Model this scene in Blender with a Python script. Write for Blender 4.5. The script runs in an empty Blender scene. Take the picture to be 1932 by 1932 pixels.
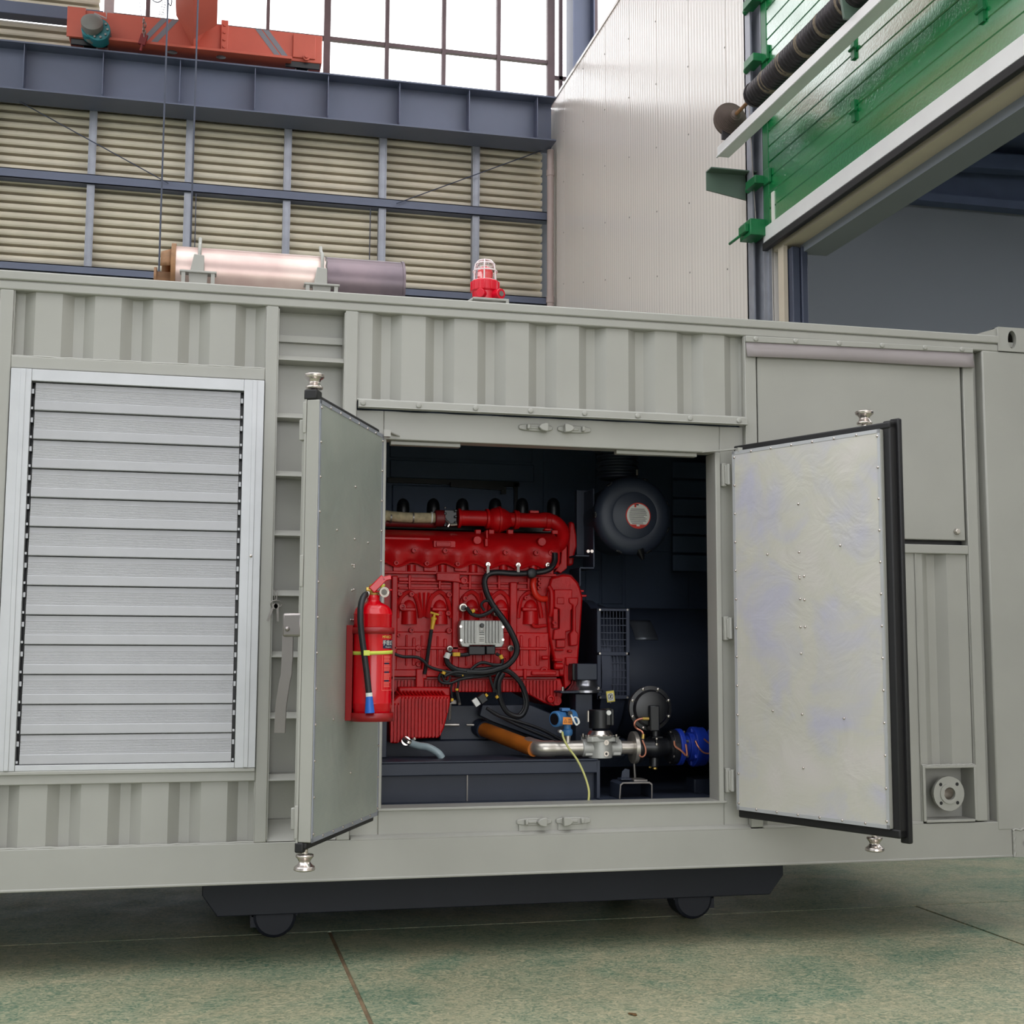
import bpy, bmesh, math, random
from mathutils import Vector, Matrix
random.seed(7)
C = bpy.context.scene.collection
PI = math.pi
R = math.radians

# ------------------------------------------------------------------ camera
YAW, PITCH, ROLL, FPX, CAM_D, CAM_Z = -0.230856503, 0.105237346, 0.00440498, 2477.07695, 5.72941922, 1.32769813
CAM = Vector((0, -CAM_D, CAM_Z))
fw = Vector((-math.sin(YAW)*math.cos(PITCH), math.cos(YAW)*math.cos(PITCH), math.sin(PITCH)))
rt = Vector((math.cos(YAW), math.sin(YAW), 0))
up = rt.cross(fw)
rt2 = rt*math.cos(ROLL) + up*math.sin(ROLL)
up2 = up*math.cos(ROLL) - rt*math.sin(ROLL)
cam = bpy.data.objects.new('camera', bpy.data.cameras.new('camera'))
C.objects.link(cam)
cam.matrix_world = Matrix(((rt2.x, up2.x, -fw.x, CAM.x), (rt2.y, up2.y, -fw.y, CAM.y), (rt2.z, up2.z, -fw.z, CAM.z), (0, 0, 0, 1)))
cam.data.sensor_width = 36; cam.data.sensor_fit = 'HORIZONTAL'
cam.data.lens = FPX/1932*36
cam.data.clip_end = 400
bpy.context.scene.camera = cam

# ------------------------------------------------------------------ sky, lamps, exposure
sc = bpy.context.scene
sc.view_settings.view_transform = 'Standard'
sc.view_settings.look = 'None'
sc.view_settings.gamma = 1
sc.view_settings.use_curve_mapping = False
sc.view_settings.exposure = 0.0
w = bpy.data.worlds.new('overcast_sky'); sc.world = w; w.use_nodes = True
w.node_tree.nodes['Background'].inputs[0].default_value = (0.97, 0.98, 1.0, 1)
w.node_tree.nodes['Background'].inputs[1].default_value = 4.0
def portal(name, loc, size, aim):                    # marks an opening to the sky so that its light is sampled well
    l = bpy.data.lights.new(name, 'AREA'); l.shape = 'RECTANGLE'; l.size, l.size_y = size; l.cycles.is_portal = True
    o = bpy.data.objects.new(name, l); C.objects.link(o); o.location = loc
    o.rotation_euler = Vector(aim).to_track_quat('-Z', 'Y').to_euler()
SKYLIGHTS = [(-12.6, -11.0), (-9.4, -7.4), (-6.0, -3.2), (-2.0, .8), (3.4, 5.0)]
HX0, HX1, HY0, HZ = -15.0, 5.45, -15.0, 14.0
for y0, y1 in SKYLIGHTS:
    portal('skylight_portal', ((HX0+HX1)/2, (y0+y1)/2, HZ+.1), (HX1-HX0-2, y1-y0), (0, 0, -1))
portal('gate_portal', (1.2, HY0-.2, 3.2), (8.4, 6.4), (0, 1, 0))
portal('window_portal', (1.8, 14.2, 11.7), (7.0, 3.4), (0, -1, 0))
portal('clerestory_portal', (5.6, -.6, 12.0), (28.8, 3.8), (-1, 0, 0))

# ------------------------------------------------------------------ survey: where a sight line meets a plane
def ray(px, py):
    v = Vector(((px-966)/FPX, (966-py)/FPX, 1))
    return rt2*v.x + up2*v.y + fw*v.z
def A(px, py, Y):
    d = ray(px, py); return CAM + d*((Y-CAM.y)/d.y)
def AX(px, py, X):
    d = ray(px, py); return CAM + d*(X/d.x)
def PS(px, py, Y):                                   # metres per pixel on the plane y = Y
    return (A(px+1, py, Y)-A(px, py, Y)).length

# ------------------------------------------------------------------ materials
def lin(c):
    return tuple((x/255/12.92 if x/255 <= .04045 else ((x/255+.055)/1.055)**2.4) for x in c)
MATS = {}
def M(name, rgb, rough=.5, metal=0., var=.06, vs=3., bump=0., bs=60., coat=0., spec=.5, var2=None):
    m = bpy.data.materials.new(name); m.use_nodes = True
    nt = m.node_tree; b = nt.nodes['Principled BSDF']; L = nt.links.new
    c = lin(rgb)
    b.inputs['Roughness'].default_value = rough; b.inputs['Metallic'].default_value = metal
    b.inputs['Specular IOR Level'].default_value = spec
    b.inputs['Coat Weight'].default_value = coat
    tc = nt.nodes.new('ShaderNodeTexCoord')
    n = nt.nodes.new('ShaderNodeTexNoise'); n.inputs['Scale'].default_value = vs; n.inputs['Detail'].default_value = 5
    L(tc.outputs['Object'], n.inputs['Vector'])
    mix = nt.nodes.new('ShaderNodeMix'); mix.data_type = 'RGBA'
    c2 = lin(var2) if var2 else tuple(x*(1+var) for x in c)
    c1 = c if var2 else tuple(x*(1-var) for x in c)
    mix.inputs[6].default_value = (*c1, 1); mix.inputs[7].default_value = (*c2, 1)
    r = nt.nodes.new('ShaderNodeMapRange'); r.inputs[1].default_value = .35; r.inputs[2].default_value = .65
    L(n.outputs['Fac'], r.inputs[0]); L(r.outputs[0], mix.inputs[0]); L(mix.outputs[2], b.inputs['Base Color'])
    if bump:
        n2 = nt.nodes.new('ShaderNodeTexNoise'); n2.inputs['Scale'].default_value = bs; n2.inputs['Detail'].default_value = 3
        L(tc.outputs['Object'], n2.inputs['Vector'])
        bp = nt.nodes.new('ShaderNodeBump'); bp.inputs['Strength'].default_value = bump; bp.inputs['Distance'].default_value = .01
        L(n2.outputs['Fac'], bp.inputs['Height']); L(bp.outputs[0], b.inputs['Normal'])
    MATS[name] = m
    return m

paint = M('grey_container_paint', (158, 157, 151), .33, var=.035, vs=2.5, bump=.05, bs=9)
aluminium = M('satin_aluminium', (186, 187, 190), .42, .35, var=.03, vs=8)
slat_alu = M('ribbed_aluminium', (166, 166, 169), .42, .25, var=.03, vs=6)
dark = M('dark_navy_paint', (42, 49, 64), .5, var=.12, vs=2)
black = M('black_enamel', (20, 21, 25), .35, var=.1)
rubber = M('black_rubber', (17, 16, 19), .55, var=.1)
flapm = M('grey_rubber_sheet', (150, 142, 143), .6, var=.04)
red = M('red_engine_enamel', (186, 12, 18), .36, var=.12, vs=9, bump=.12, bs=60, spec=.3)
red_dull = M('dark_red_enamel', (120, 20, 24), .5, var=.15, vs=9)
red_ex = M('gloss_red_enamel', (198, 2, 20), .16, var=.02, coat=.15, spec=.4)
red_br = M('maroon_bracket_paint', (142, 14, 18), .4, var=.05)
red_bl = M('red_button_enamel', (203, 8, 38), .25, var=.05)
chrome = M('bright_cast_steel', (205, 196, 190), .22, .95, var=.05)
steel = M('brushed_stainless_steel', (190, 184, 176), .3, .8, var=.1, vs=14)
steel_dk = M('worn_steel', (128, 124, 120), .4, .7, var=.12, vs=10)
cast = M('cast_aluminium', (176, 176, 172), .45, .35, var=.06, vs=25, bump=.1, bs=200)
galv = M('galvanised_steel', (150, 153, 163), .45, .35, var=.1, vs=5)
navy = M('slate_blue_steel_paint', (92, 99, 120), .5, var=.06, vs=1.2)  # lighter and bluer than the steel, to put glare haze into its colour
navy_dk = M('dark_slate_paint', (58, 64, 82), .55, var=.08, vs=1.2)
orange_red = M('orange_red_crane_paint', (192, 92, 74), .5, var=.06, vs=1.6)
sheetm = M('cream_coated_sheet', (206, 197, 178), .45, var=.1, vs=1.3)
whitewall = M('white_coated_panel', (218, 212, 206), .2, var=.012, vs=.6, spec=.36)
trim_be = M('beige_trim', (196, 184, 166), .5, var=.04)
pinkpipe = M('pinkish_plastic_pipe', (176, 160, 156), .5, var=.05)
winframe = M('dull_mullion_paint', (92, 74, 76), .6, var=.15)
winframe_w = M('pale_frame_paint', (176, 164, 164), .6, var=.1)
roof_sheet = M('pale_roof_sheet', (204, 206, 210), .6, var=.03, vs=.5)
drum_steel = M('grooved_drum_steel', (98, 84, 78), .5, .3, var=.15, vs=6)
coil_mark = M('chalky_spring_mark', (112, 100, 84), .7, var=.3, vs=30)
room_paint = M('lightened_room_paint', (96, 112, 138), .55, var=.08, vs=1.5)  # lighter copy of the navy paint, lifting the room's shade by colour
dolly_paint = M('blue_black_dolly_paint', (24, 28, 38), .6, var=.1)
muff_dk = M('dimmed_muffler_steel', (128, 112, 118), .36, .45, vs=4, var2=(98, 88, 96))  # same steel coloured darker, where the highlight along the muffler stops
handle_st = M('polished_handle_steel', (150, 144, 142), .3, .85, var=.04)
greenb = M('green_bracket_paint', (14, 104, 58), .4, var=.15, vs=7)
greydoor = M('grey_green_plate', (90, 108, 96), .45, var=.06)
whitebar = M('white_aluminium_bar', (226, 226, 226), .35, .1, var=.03)
springm = M('oiled_spring_steel', (46, 41, 44), .5, .3, var=.3, vs=6)
bluem = M('blue_valve_paint', (24, 50, 150), .35, var=.08)
blue_tr = M('blue_transmitter_enamel', (62, 116, 170), .4, var=.06)
orange_pl = M('orange_tag_plastic', (226, 138, 52), .5, var=.03)
orange_pipe = M('ochre_primer_pipe', (176, 98, 28), .5, var=.12, vs=9)
yellow = M('yellow_plastic', (222, 176, 52), .4, var=.05)
yg = M('lime_plastic_strap', (206, 214, 84), .45, var=.04)
wire_y = M('pale_yellow_wire', (196, 194, 120), .5, var=.03)
wire_y2 = M('ochre_wire', (200, 164, 96), .5, var=.03)
copper = M('copper_tube', (196, 128, 104), .35, .6, var=.06)
cable_k = M('black_cable_sleeve', (16, 18, 24), .45, var=.1)
white_pl = M('white_plastic', (226, 226, 222), .4, var=.02)
blue_noz = M('blue_plastic_nozzle', (26, 96, 190), .4, var=.04)
brass = M('brass_fitting', (190, 160, 86), .3, .7, var=.06)
wrap = M('heat_wrap_cloth', (186, 172, 140), .8, var=.2, vs=40)
rust = M('rusted_mild_steel', (134, 98, 66), .6, .2, var=.3, vs=12)
muff = M('muffler_steel', (226, 206, 196), .34, .55, vs=3, var2=(196, 170, 164))  # pale colour carries the highlight on the left stretch of the muffler
teal = M('teal_gearbox_paint', (30, 120, 130), .4, var=.1)
gear_gr = M('grey_motor_paint', (120, 120, 116), .5, var=.1)
paper = M('printed_paper', (222, 220, 214), .6, var=.02)
ink = M('dark_print', (40, 40, 44), .6, var=.02)
red_pr = M('red_print', (204, 52, 40), .6, var=.02)
label_navy = M('navy_label_print', (24, 28, 60), .4, var=.02)
label_white = M('white_print', (236, 232, 226), .5, var=.02)
label_pink = M('pink_print', (240, 110, 100), .5, var=.02)
yellow_lb = M('yellow_label', (226, 208, 96), .5, var=.02)
lampred = M('red_lamp_plastic', (232, 22, 34), .25, var=.05)
guardm = M('pale_guard_wire_paint', (226, 214, 216), .4, var=.03)
wallgrey = M('grey_hall_panel', (122, 127, 136), .6, var=.03, vs=.5)
wallblue = M('blue_grey_hall_steel', (84, 96, 126), .6, var=.05)
concrete_ln = M('brown_joint_filler', (120, 100, 76), .8, var=.2, vs=12)
leafm = M('dry_leaf', (96, 70, 36), .7, var=.2)

def glassy(name, tint, rough=.05, mixf=.12):
    m = bpy.data.materials.new(name); m.use_nodes = True; nt = m.node_tree
    nt.nodes.remove(nt.nodes['Principled BSDF'])
    t = nt.nodes.new('ShaderNodeBsdfTransparent'); t.inputs[0].default_value = (*tint, 1)
    g = nt.nodes.new('ShaderNodeBsdfGlossy'); g.inputs['Roughness'].default_value = rough
    mx = nt.nodes.new('ShaderNodeMixShader'); mx.inputs[0].default_value = mixf
    nt.links.new(t.outputs[0], mx.inputs[1]); nt.links.new(g.outputs[0], mx.inputs[2])
    nt.links.new(mx.outputs[0], nt.nodes['Material Output'].inputs[0])
    return m
pane_glass = glassy('window_glass', (.98, .98, .98), .1, .06)
dome_glass = glassy('clear_dome_glass', (.96, .96, .96), .08, .14)

# perforated liner sheet: staggered round holes over crumpled foil
def liner_mat(name, rgb, hole, tint):
    m = bpy.data.materials.new(name); m.use_nodes = True; nt = m.node_tree; L = nt.links.new
    b = nt.nodes['Principled BSDF']; b.inputs['Roughness'].default_value = .42; b.inputs['Metallic'].default_value = .15
    tc = nt.nodes.new('ShaderNodeTexCoord')
    vo = nt.nodes.new('ShaderNodeTexVoronoi'); vo.inputs['Scale'].default_value = 150; vo.inputs['Randomness'].default_value = 0
    L(tc.outputs['Object'], vo.inputs['Vector'])
    st = nt.nodes.new('ShaderNodeMapRange'); st.inputs[1].default_value = .22; st.inputs[2].default_value = .32
    L(vo.outputs['Distance'], st.inputs[0])
    big = nt.nodes.new('ShaderNodeTexNoise'); big.inputs['Scale'].default_value = 3.2; big.inputs['Detail'].default_value = 4; big.inputs['Distortion'].default_value = .5
    L(tc.outputs['Object'], big.inputs['Vector'])
    cr = nt.nodes.new('ShaderNodeValToRGB')
    e = cr.color_ramp.elements; e[0].position = .35; e[0].color = (*lin(tint[0]), 1); e[1].position = .7; e[1].color = (*lin(tint[2]), 1)
    k = e.new(.52); k.color = (*lin(tint[1]), 1)
    L(big.outputs['Fac'], cr.inputs[0])
    mx = nt.nodes.new('ShaderNodeMix'); mx.data_type = 'RGBA'
    mx.inputs[6].default_value = (*lin(hole), 1)
    L(st.outputs[0], mx.inputs[0]); L(cr.outputs[0], mx.inputs[7]); L(mx.outputs[2], b.inputs['Base Color'])
    wv = nt.nodes.new('ShaderNodeTexNoise'); wv.inputs['Scale'].default_value = 5; wv.inputs['Detail'].default_value = 6; wv.inputs['Distortion'].default_value = .9
    L(tc.outputs['Object'], wv.inputs['Vector'])
    bp = nt.nodes.new('ShaderNodeBump'); bp.inputs['Strength'].default_value = .5; bp.inputs['Distance'].default_value = .014
    L(wv.outputs['Fac'], bp.inputs['Height']); L(bp.outputs[0], b.inputs['Normal'])
    return m
liner_l = liner_mat('perforated_liner_dimmed', (128, 132, 126), (128, 132, 127), ((150, 156, 149), (155, 160, 153), (162, 166, 158)))  # right door's sheet again, its grazing reflections put in as a darker colour
liner_r = liner_mat('perforated_liner_silver', (190, 188, 184), (146, 144, 142), ((190, 188, 202), (200, 197, 187), (208, 202, 198)))

# glossy embossed green door sheet
m = bpy.data.materials.new('embossed_green_door_sheet'); m.use_nodes = True; nt = m.node_tree
b = nt.nodes['Principled BSDF']; b.inputs['Base Color'].default_value = (*lin((0, 122, 62)), 1)
b.inputs['Roughness'].default_value = .2; b.inputs['Coat Weight'].default_value = 1; b.inputs['Coat Roughness'].default_value = .17; b.inputs['Coat IOR'].default_value = 2.3
tc = nt.nodes.new('ShaderNodeTexCoord'); n1 = nt.nodes.new('ShaderNodeTexNoise'); n1.inputs['Scale'].default_value = 45; n1.inputs['Detail'].default_value = 2
n2 = nt.nodes.new('ShaderNodeTexNoise'); n2.inputs['Scale'].default_value = 1.1; n2.inputs['Detail'].default_value = 2
nt.links.new(tc.outputs['Object'], n1.inputs['Vector']); nt.links.new(tc.outputs['Object'], n2.inputs['Vector'])
b1 = nt.nodes.new('ShaderNodeBump'); b1.inputs['Strength'].default_value = .4; b1.inputs['Distance'].default_value = .01
b2 = nt.nodes.new('ShaderNodeBump'); b2.inputs['Strength'].default_value = .3; b2.inputs['Distance'].default_value = .12
nt.links.new(n1.outputs['Fac'], b1.inputs['Height']); nt.links.new(n2.outputs['Fac'], b2.inputs['Height'])
nt.links.new(b2.outputs[0], b1.inputs['Normal']); nt.links.new(b1.outputs[0], b.inputs['Normal'])
green = m

# worn green epoxy over concrete
m = bpy.data.materials.new('worn_green_epoxy_floor'); m.use_nodes = True; nt = m.node_tree; L = nt.links.new
b = nt.nodes['Principled BSDF']
tc = nt.nodes.new('ShaderNodeTexCoord')
def noise(scale, det, dist=0, vec=None):
    n = nt.nodes.new('ShaderNodeTexNoise'); n.inputs['Scale'].default_value = scale; n.inputs['Detail'].default_value = det
    n.inputs['Distortion'].default_value = dist; L(vec or tc.outputs['Object'], n.inputs['Vector']); return n
def ramp(src, pts):
    r = nt.nodes.new('ShaderNodeValToRGB'); e = r.color_ramp.elements
    while len(e) < len(pts): e.new(.5)
    for q, (p, c) in zip(e, pts): q.position = p; q.color = (*lin(c), 1)
    L(src, r.inputs[0]); return r
def mixc(f, a_, b_, mode='MIX'):
    x = nt.nodes.new('ShaderNodeMix'); x.data_type = 'RGBA'; x.blend_type = mode
    L(f, x.inputs[0]) if not isinstance(f, float) else setattr(x.inputs[0], 'default_value', f)
    L(a_, x.inputs[6]); L(b_, x.inputs[7]); return x.outputs[2]
base = ramp(noise(1.5, 6, .6).outputs['Fac'], ((.32, (70, 112, 92)), (.46, (120, 134, 110)), (.58, (156, 150, 122)), (.72, (82, 122, 100))))
fine = ramp(noise(34, 8, 2.0).outputs['Fac'], ((.36, (54, 94, 78)), (.5, (134, 140, 116)), (.66, (188, 178, 146))))
col = mixc(.55, base.outputs[0], fine.outputs[0])
scr = nt.nodes.new('ShaderNodeMapping'); scr.inputs['Scale'].default_value = (1, 7, 1); scr.inputs['Rotation'].default_value = (0, 0, .3)
L(tc.outputs['Object'], scr.inputs['Vector'])
st = ramp(noise(9, 5, 2, scr.outputs[0]).outputs['Fac'], ((.56, (0, 0, 0)), (.62, (255, 255, 255))))
pale = nt.nodes.new('ShaderNodeRGB'); pale.outputs[0].default_value = (*lin((184, 178, 150)), 1)
fm = nt.nodes.new('ShaderNodeMath'); fm.operation = 'MULTIPLY'; fm.inputs[1].default_value = .4; L(st.outputs[0], fm.inputs[0])
col = mixc(fm.outputs[0], col, pale.outputs[0])
L(col, b.inputs['Base Color'])
rr = nt.nodes.new('ShaderNodeMapRange'); rr.inputs[3].default_value = .22; rr.inputs[4].default_value = .6
L(noise(5, 5).outputs['Fac'], rr.inputs[0]); L(rr.outputs[0], b.inputs['Roughness'])
bp = nt.nodes.new('ShaderNodeBump'); bp.inputs['Strength'].default_value = .25; bp.inputs['Distance'].default_value = .01
L(noise(32, 6, 1.5).outputs['Fac'], bp.inputs['Height']); L(bp.outputs[0], b.inputs['Normal'])
floorm = m

# ------------------------------------------------------------------ mesh builder
def frame_of(d):
    d = d.normalized(); a = Vector((0, 0, 1)) if abs(d.z) < .9 else Vector((1, 0, 0))
    u = d.cross(a).normalized(); return u, d.cross(u)
class MB:
    def __init__(s): s.v = []; s.f = []
    def add(s, vs, fs):
        k = len(s.v); s.v += [tuple(p) for p in vs]; s.f += [tuple(i+k for i in f) for f in fs]; return s
    def box(s, x0, x1, y0, y1, z0, z1):
        vs = [(x, y, z) for x in (x0, x1) for y in (y0, y1) for z in (z0, z1)]
        return s.add(vs, [(0, 1, 3, 2), (4, 6, 7, 5), (0, 4, 5, 1), (2, 3, 7, 6), (0, 2, 6, 4), (1, 5, 7, 3)])
    def obox(s, c, size, mat):
        h = [x/2 for x in size]
        vs = [Vector(c)+mat @ Vector((x, y, z)) for x in (-h[0], h[0]) for y in (-h[1], h[1]) for z in (-h[2], h[2])]
        return s.add(vs, [(0, 1, 3, 2), (4, 6, 7, 5), (0, 4, 5, 1), (2, 3, 7, 6), (0, 2, 6, 4), (1, 5, 7, 3)])
    def bar(s, p, q, wdt, hgt, upv=(0, 0, 1)):
        p, q = Vector(p), Vector(q); d = (q-p).normalized(); u = d.cross(Vector(upv)).normalized(); t = u.cross(d)
        return s.obox((p+q)/2, ((q-p).length, wdt, hgt), Matrix((d, u, t)).transposed())
    def lathe(s, o, ax, prof, n=20, ecc=1., caps=True):
        o = Vector(o); ax = Vector(ax).normalized(); u, t = frame_of(ax)
        vs = [o+ax*d+(u*math.cos(2*PI*i/n)+t*math.sin(2*PI*i/n)*ecc)*max(r, 1e-5) for d, r in prof for i in range(n)]
        fs = [(j*n+i, j*n+(i+1) % n, (j+1)*n+(i+1) % n, (j+1)*n+i) for j in range(len(prof)-1) for i in range(n)]
        if caps: fs += [tuple(range(n))[::-1], tuple((len(prof)-1)*n+i for i in range(n))]
        return s.add(vs, fs)
    def cyl(s, p, q, r, r2=None, n=16):
        p, q = Vector(p), Vector(q)
        return s.lathe(p, q-p, [(0, r), ((q-p).length, r if r2 is None else r2)], n)
    def ring(s, o, ax, r0, r1, th, n=24):                   # washer or flange with a real hole
        return s.lathe(o, ax, [(0, r0), (0, r1), (th, r1), (th, r0), (0, r0)], n, caps=False)
    def tube(s, pts, r, n=8, seg=5, cyclic=False):
        P = [Vector(p) for p in pts]
        if len(P) > 2 and seg > 1:
            out = []
            for i in range(len(P)-1):
                a = P[i-1] if i else P[0]*2-P[1]; d = P[i+2] if i+2 < len(P) else P[-1]*2-P[-2]
                b_, c = P[i], P[i+1]
                for k in range(seg):
                    t = k/seg
                    out.append(.5*((2*b_)+(c-a)*t+(2*a-5*b_+4*c-d)*t*t+(3*b_-a-3*c+d)*t**3))
            P = out+[P[-1]]
        vs = []; u = None
        for i, p in enumerate(P):
            d = (P[min(i+1, len(P)-1)]-P[max(i-1, 0)]).normalized()
            if u is None: u, _ = frame_of(d)
            u = (u-d*u.dot(d)).normalized(); t = d.cross(u)
            vs += [p+(u*math.cos(2*PI*k/n)+t*math.sin(2*PI*k/n))*r for k in range(n)]
        m_ = len(P)
        fs = [(j*n+i, j*n+(i+1) % n, (j+1)*n+(i+1) % n, (j+1)*n+i) for j in range(m_-1) for i in range(n)]
        fs += [tuple(range(n))[::-1], tuple((m_-1)*n+i for i in range(n))]
        return s.add(vs, fs)
    def prism(s, poly, y0, y1, axis='y'):                   # poly: 2-D outline swept along an axis
        def P(a, b_, c): return {'y': (a, c, b_), 'x': (c, a, b_), 'z': (a, b_, c)}[axis]
        n = len(poly)
        vs = [P(a, b_, y0) for a, b_ in poly]+[P(a, b_, y1) for a, b_ in poly]
        return s.add(vs, [tuple(range(n)), tuple(range(2*n-1, n-1, -1))]+[(i, i+n, (i+1) % n+n, (i+1) % n) for i in range(n)])
    def strip(s, prof, a0, a1, axis='x'):                   # open profile swept along an axis: a sheet
        def P(a, b_, c): return {'x': (c, a, b_), 'z': (a, b_, c), 'y': (a, c, b_)}[axis]
        n = len(prof)
        return s.add([P(a, b_, a0) for a, b_ in prof]+[P(a, b_, a1) for a, b_ in prof], [(i, i+1, i+1+n, i+n) for i in range(n-1)])
    def plate_hole(s, outer, inner, y0, y1):                # equal counts; plate in the x-z plane with a hole through it
        n = len(outer)
        vs = [(a, y, b_) for y in (y0, y1) for lp in (outer, inner) for a, b_ in lp]
        fs = []
        for i in range(n):
            j = (i+1) % n
            fs += [(i, j, n+j, n+i), (2*n+i, 3*n+i, 3*n+j, 2*n+j), (i, 2*n+i, 2*n+j, j), (n+i, n+j, 3*n+j, 3*n+i)]
        return s.add(vs, fs)
    def ball(s, c, r, n=14, sx=1, sy=1, sz=1, z0=-1.):
        c = Vector(c); rows = 8; vs = []; fs = []
        for j in range(rows+1):
            a = math.asin(z0)+(PI/2-math.asin(z0))*j/rows
            for i in range(n):
                vs.append(c+Vector((math.cos(a)*math.cos(2*PI*i/n)*r*sx, math.cos(a)*math.sin(2*PI*i/n)*r*sy, math.sin(a)*r*sz)))
        fs = [(j*n+i, j*n+(i+1) % n, (j+1)*n+(i+1) % n, (j+1)*n+i) for j in range(rows) for i in range(n)]
        return s.add(vs, fs)
    # pixel-surveyed shapes on a plane y = Y
    def bpx(s, x0, y0, x1, y1, Y, dep):
        ym, xm = (y0+y1)/2, (x0+x1)/2
        return s.box(A(x0, ym, Y).x, A(x1, ym, Y).x, Y, Y+dep, A(xm, y1, Y).z, A(xm, y0, Y).z)
    def ppx(s, poly, Y, dep):
        return s.prism([(A(a, b_, Y).x, A(a, b_, Y).z) for a, b_ in poly], Y, Y+dep)
    def tpx(s, pts, r, n=8, seg=5):
        return s.tube([A(*p) for p in pts], r, n, seg)
    def cpx(s, px, py, Y, rpx, dep, n=16, r2=None):
        p = A(px, py, Y); k = PS(px, py, Y)
        return s.cyl(p, p+Vector((0, dep, 0)), rpx*k, None if r2 is None else r2*k, n)
    def boss(s, px, py, Y, rpx, dep=.02):                   # raised ring with a bore
        p = A(px, py, Y); k = PS(px, py, Y)
        return s.lathe(p, (0, 1, 0), [(dep, rpx*k), (.002, rpx*k), (0, rpx*k*.85), (0, rpx*k*.5), (.012, rpx*k*.45), (.012, 0)], 12, caps=False)
    def mesh(s, name, mat_, smooth=35):
        me = bpy.data.meshes.new(name); me.from_pydata(s.v, [], s.f); me.update()
        bm = bmesh.new(); bm.from_mesh(me); bmesh.ops.recalc_face_normals(bm, faces=bm.faces); bm.to_mesh(me); bm.free()
        me.materials.append(mat_)
        if smooth:
            me.polygons.foreach_set('use_smooth', [True]*len(me.polygons)); me.set_sharp_from_angle(angle=R(smooth))
        return me
WL = {}                                                     # where a parent stands
def obj(name, mb, mat_, parent=None, bev=0., smooth=35, loc=None, inherit=False, rot=None, seg=2):
    me = mb if isinstance(mb, bpy.types.Mesh) else mb.mesh(name, mat_, smooth)
    o = bpy.data.objects.new(name, me); C.objects.link(o)
    if parent is not None:
        o.parent = parent
        if not inherit and parent in WL: o.matrix_parent_inverse = Matrix.Translation(-WL[parent])
    if loc is not None: o.location = loc
    if rot is not None: o.rotation_euler = rot
    if bev:
        m_ = o.modifiers.new('bevel', 'BEVEL'); m_.width = bev; m_.segments = seg; m_.limit_method = 'ANGLE'; m_.angle_limit = R(40)
        m_.harden_normals = False
    return o
def tag(o, label=None, cat=None, group=None, kind=None):
    for k, v in (('label', label), ('category', cat), ('group', group), ('kind', kind)):
        if v: o[k] = v
    return o
def thing(name, label, cat, loc, group=None):
    o = bpy.data.objects.new(name, None); C.objects.link(o); o.location = loc; o.empty_display_size = .1
    WL[o] = Vector(loc); return tag(o, label, cat, group)
def struct(name, mb=None, mat_=None, **k):
    if mb is None:
        o = bpy.data.objects.new(name, None); C.objects.link(o)
    else: o = obj(name, mb, mat_, **k)
    o['kind'] = 'structure'; return o
def text_mesh(body, size, mat_, name='lettering', depth=.0006):
    cu = bpy.data.curves.new(name, 'FONT'); cu.body = body; cu.size = size; cu.align_x = 'CENTER'; cu.align_y = 'CENTER'; cu.extrude = depth
    t = bpy.data.objects.new(name, cu); C.objects.link(t)
    bpy.context.view_layer.update()
    me = bpy.data.meshes.new_from_object(t.evaluated_get(bpy.context.evaluated_depsgraph_get()))
    bpy.data.objects.remove(t); bpy.data.curves.remove(cu)
    me.materials.clear(); me.materials.append(mat_); return me
def oval(cx, cz, rx, rz, n=24):
    return [(cx+rx*math.cos(2*PI*i/n), cz+rz*math.sin(2*PI*i/n)) for i in range(n)]
def rect_n(x0, x1, z0, z1, n=24):                           # rectangle outline with n points matching oval()
    out = []
    cx, cz, hx, hz = (x0+x1)/2, (z0+z1)/2, (x1-x0)/2, (z1-z0)/2
    for i in range(n):
        a = 2*PI*i/n; c, s_ = math.cos(a), math.sin(a); k = 1/max(abs(c), abs(s_)); out.append((cx+hx*c*k, cz+hz*s_*k))
    return out

# ================================================================== THE HALL
# floor: slabs with recessed joints
YJ, XJ = .70, .63
fl = struct('floor', MB().box(-40, 40, -40, 60, -.4, -.006), concrete_ln)
XJS = [-40, XJ-6.14, XJ-3.07, XJ, XJ+3.07, XJ+6.14, 40]
floor_slabs = [(p+.009, q-.009, r_+.006, s_-.006) for r_, s_ in ((-40, YJ), ) for p, q in zip(XJS[:-1], XJS[1:])]+[(-40, 40, YJ+.006, 60)]
for x0, x1, y0, y1 in floor_slabs:
    obj('slab', MB().box(x0, x1, y0, y1, -.2, 0), floorm, fl)
rng = random.Random(3)
lf = MB(); lp = [(.012*math.cos(a)*(1+.5*math.cos(3*a)), .02*math.sin(a)) for a in [2*PI*i/10 for i in range(10)]]
lf.prism(lp, .001, .004, 'z')
o = obj('dry_leaf', lf, leafm, loc=(1.58, -.98, 0.001), rot=(0, .1, .5)); tag(o, 'small curled brown leaf scrap lying on the green floor', 'leaf')

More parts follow.
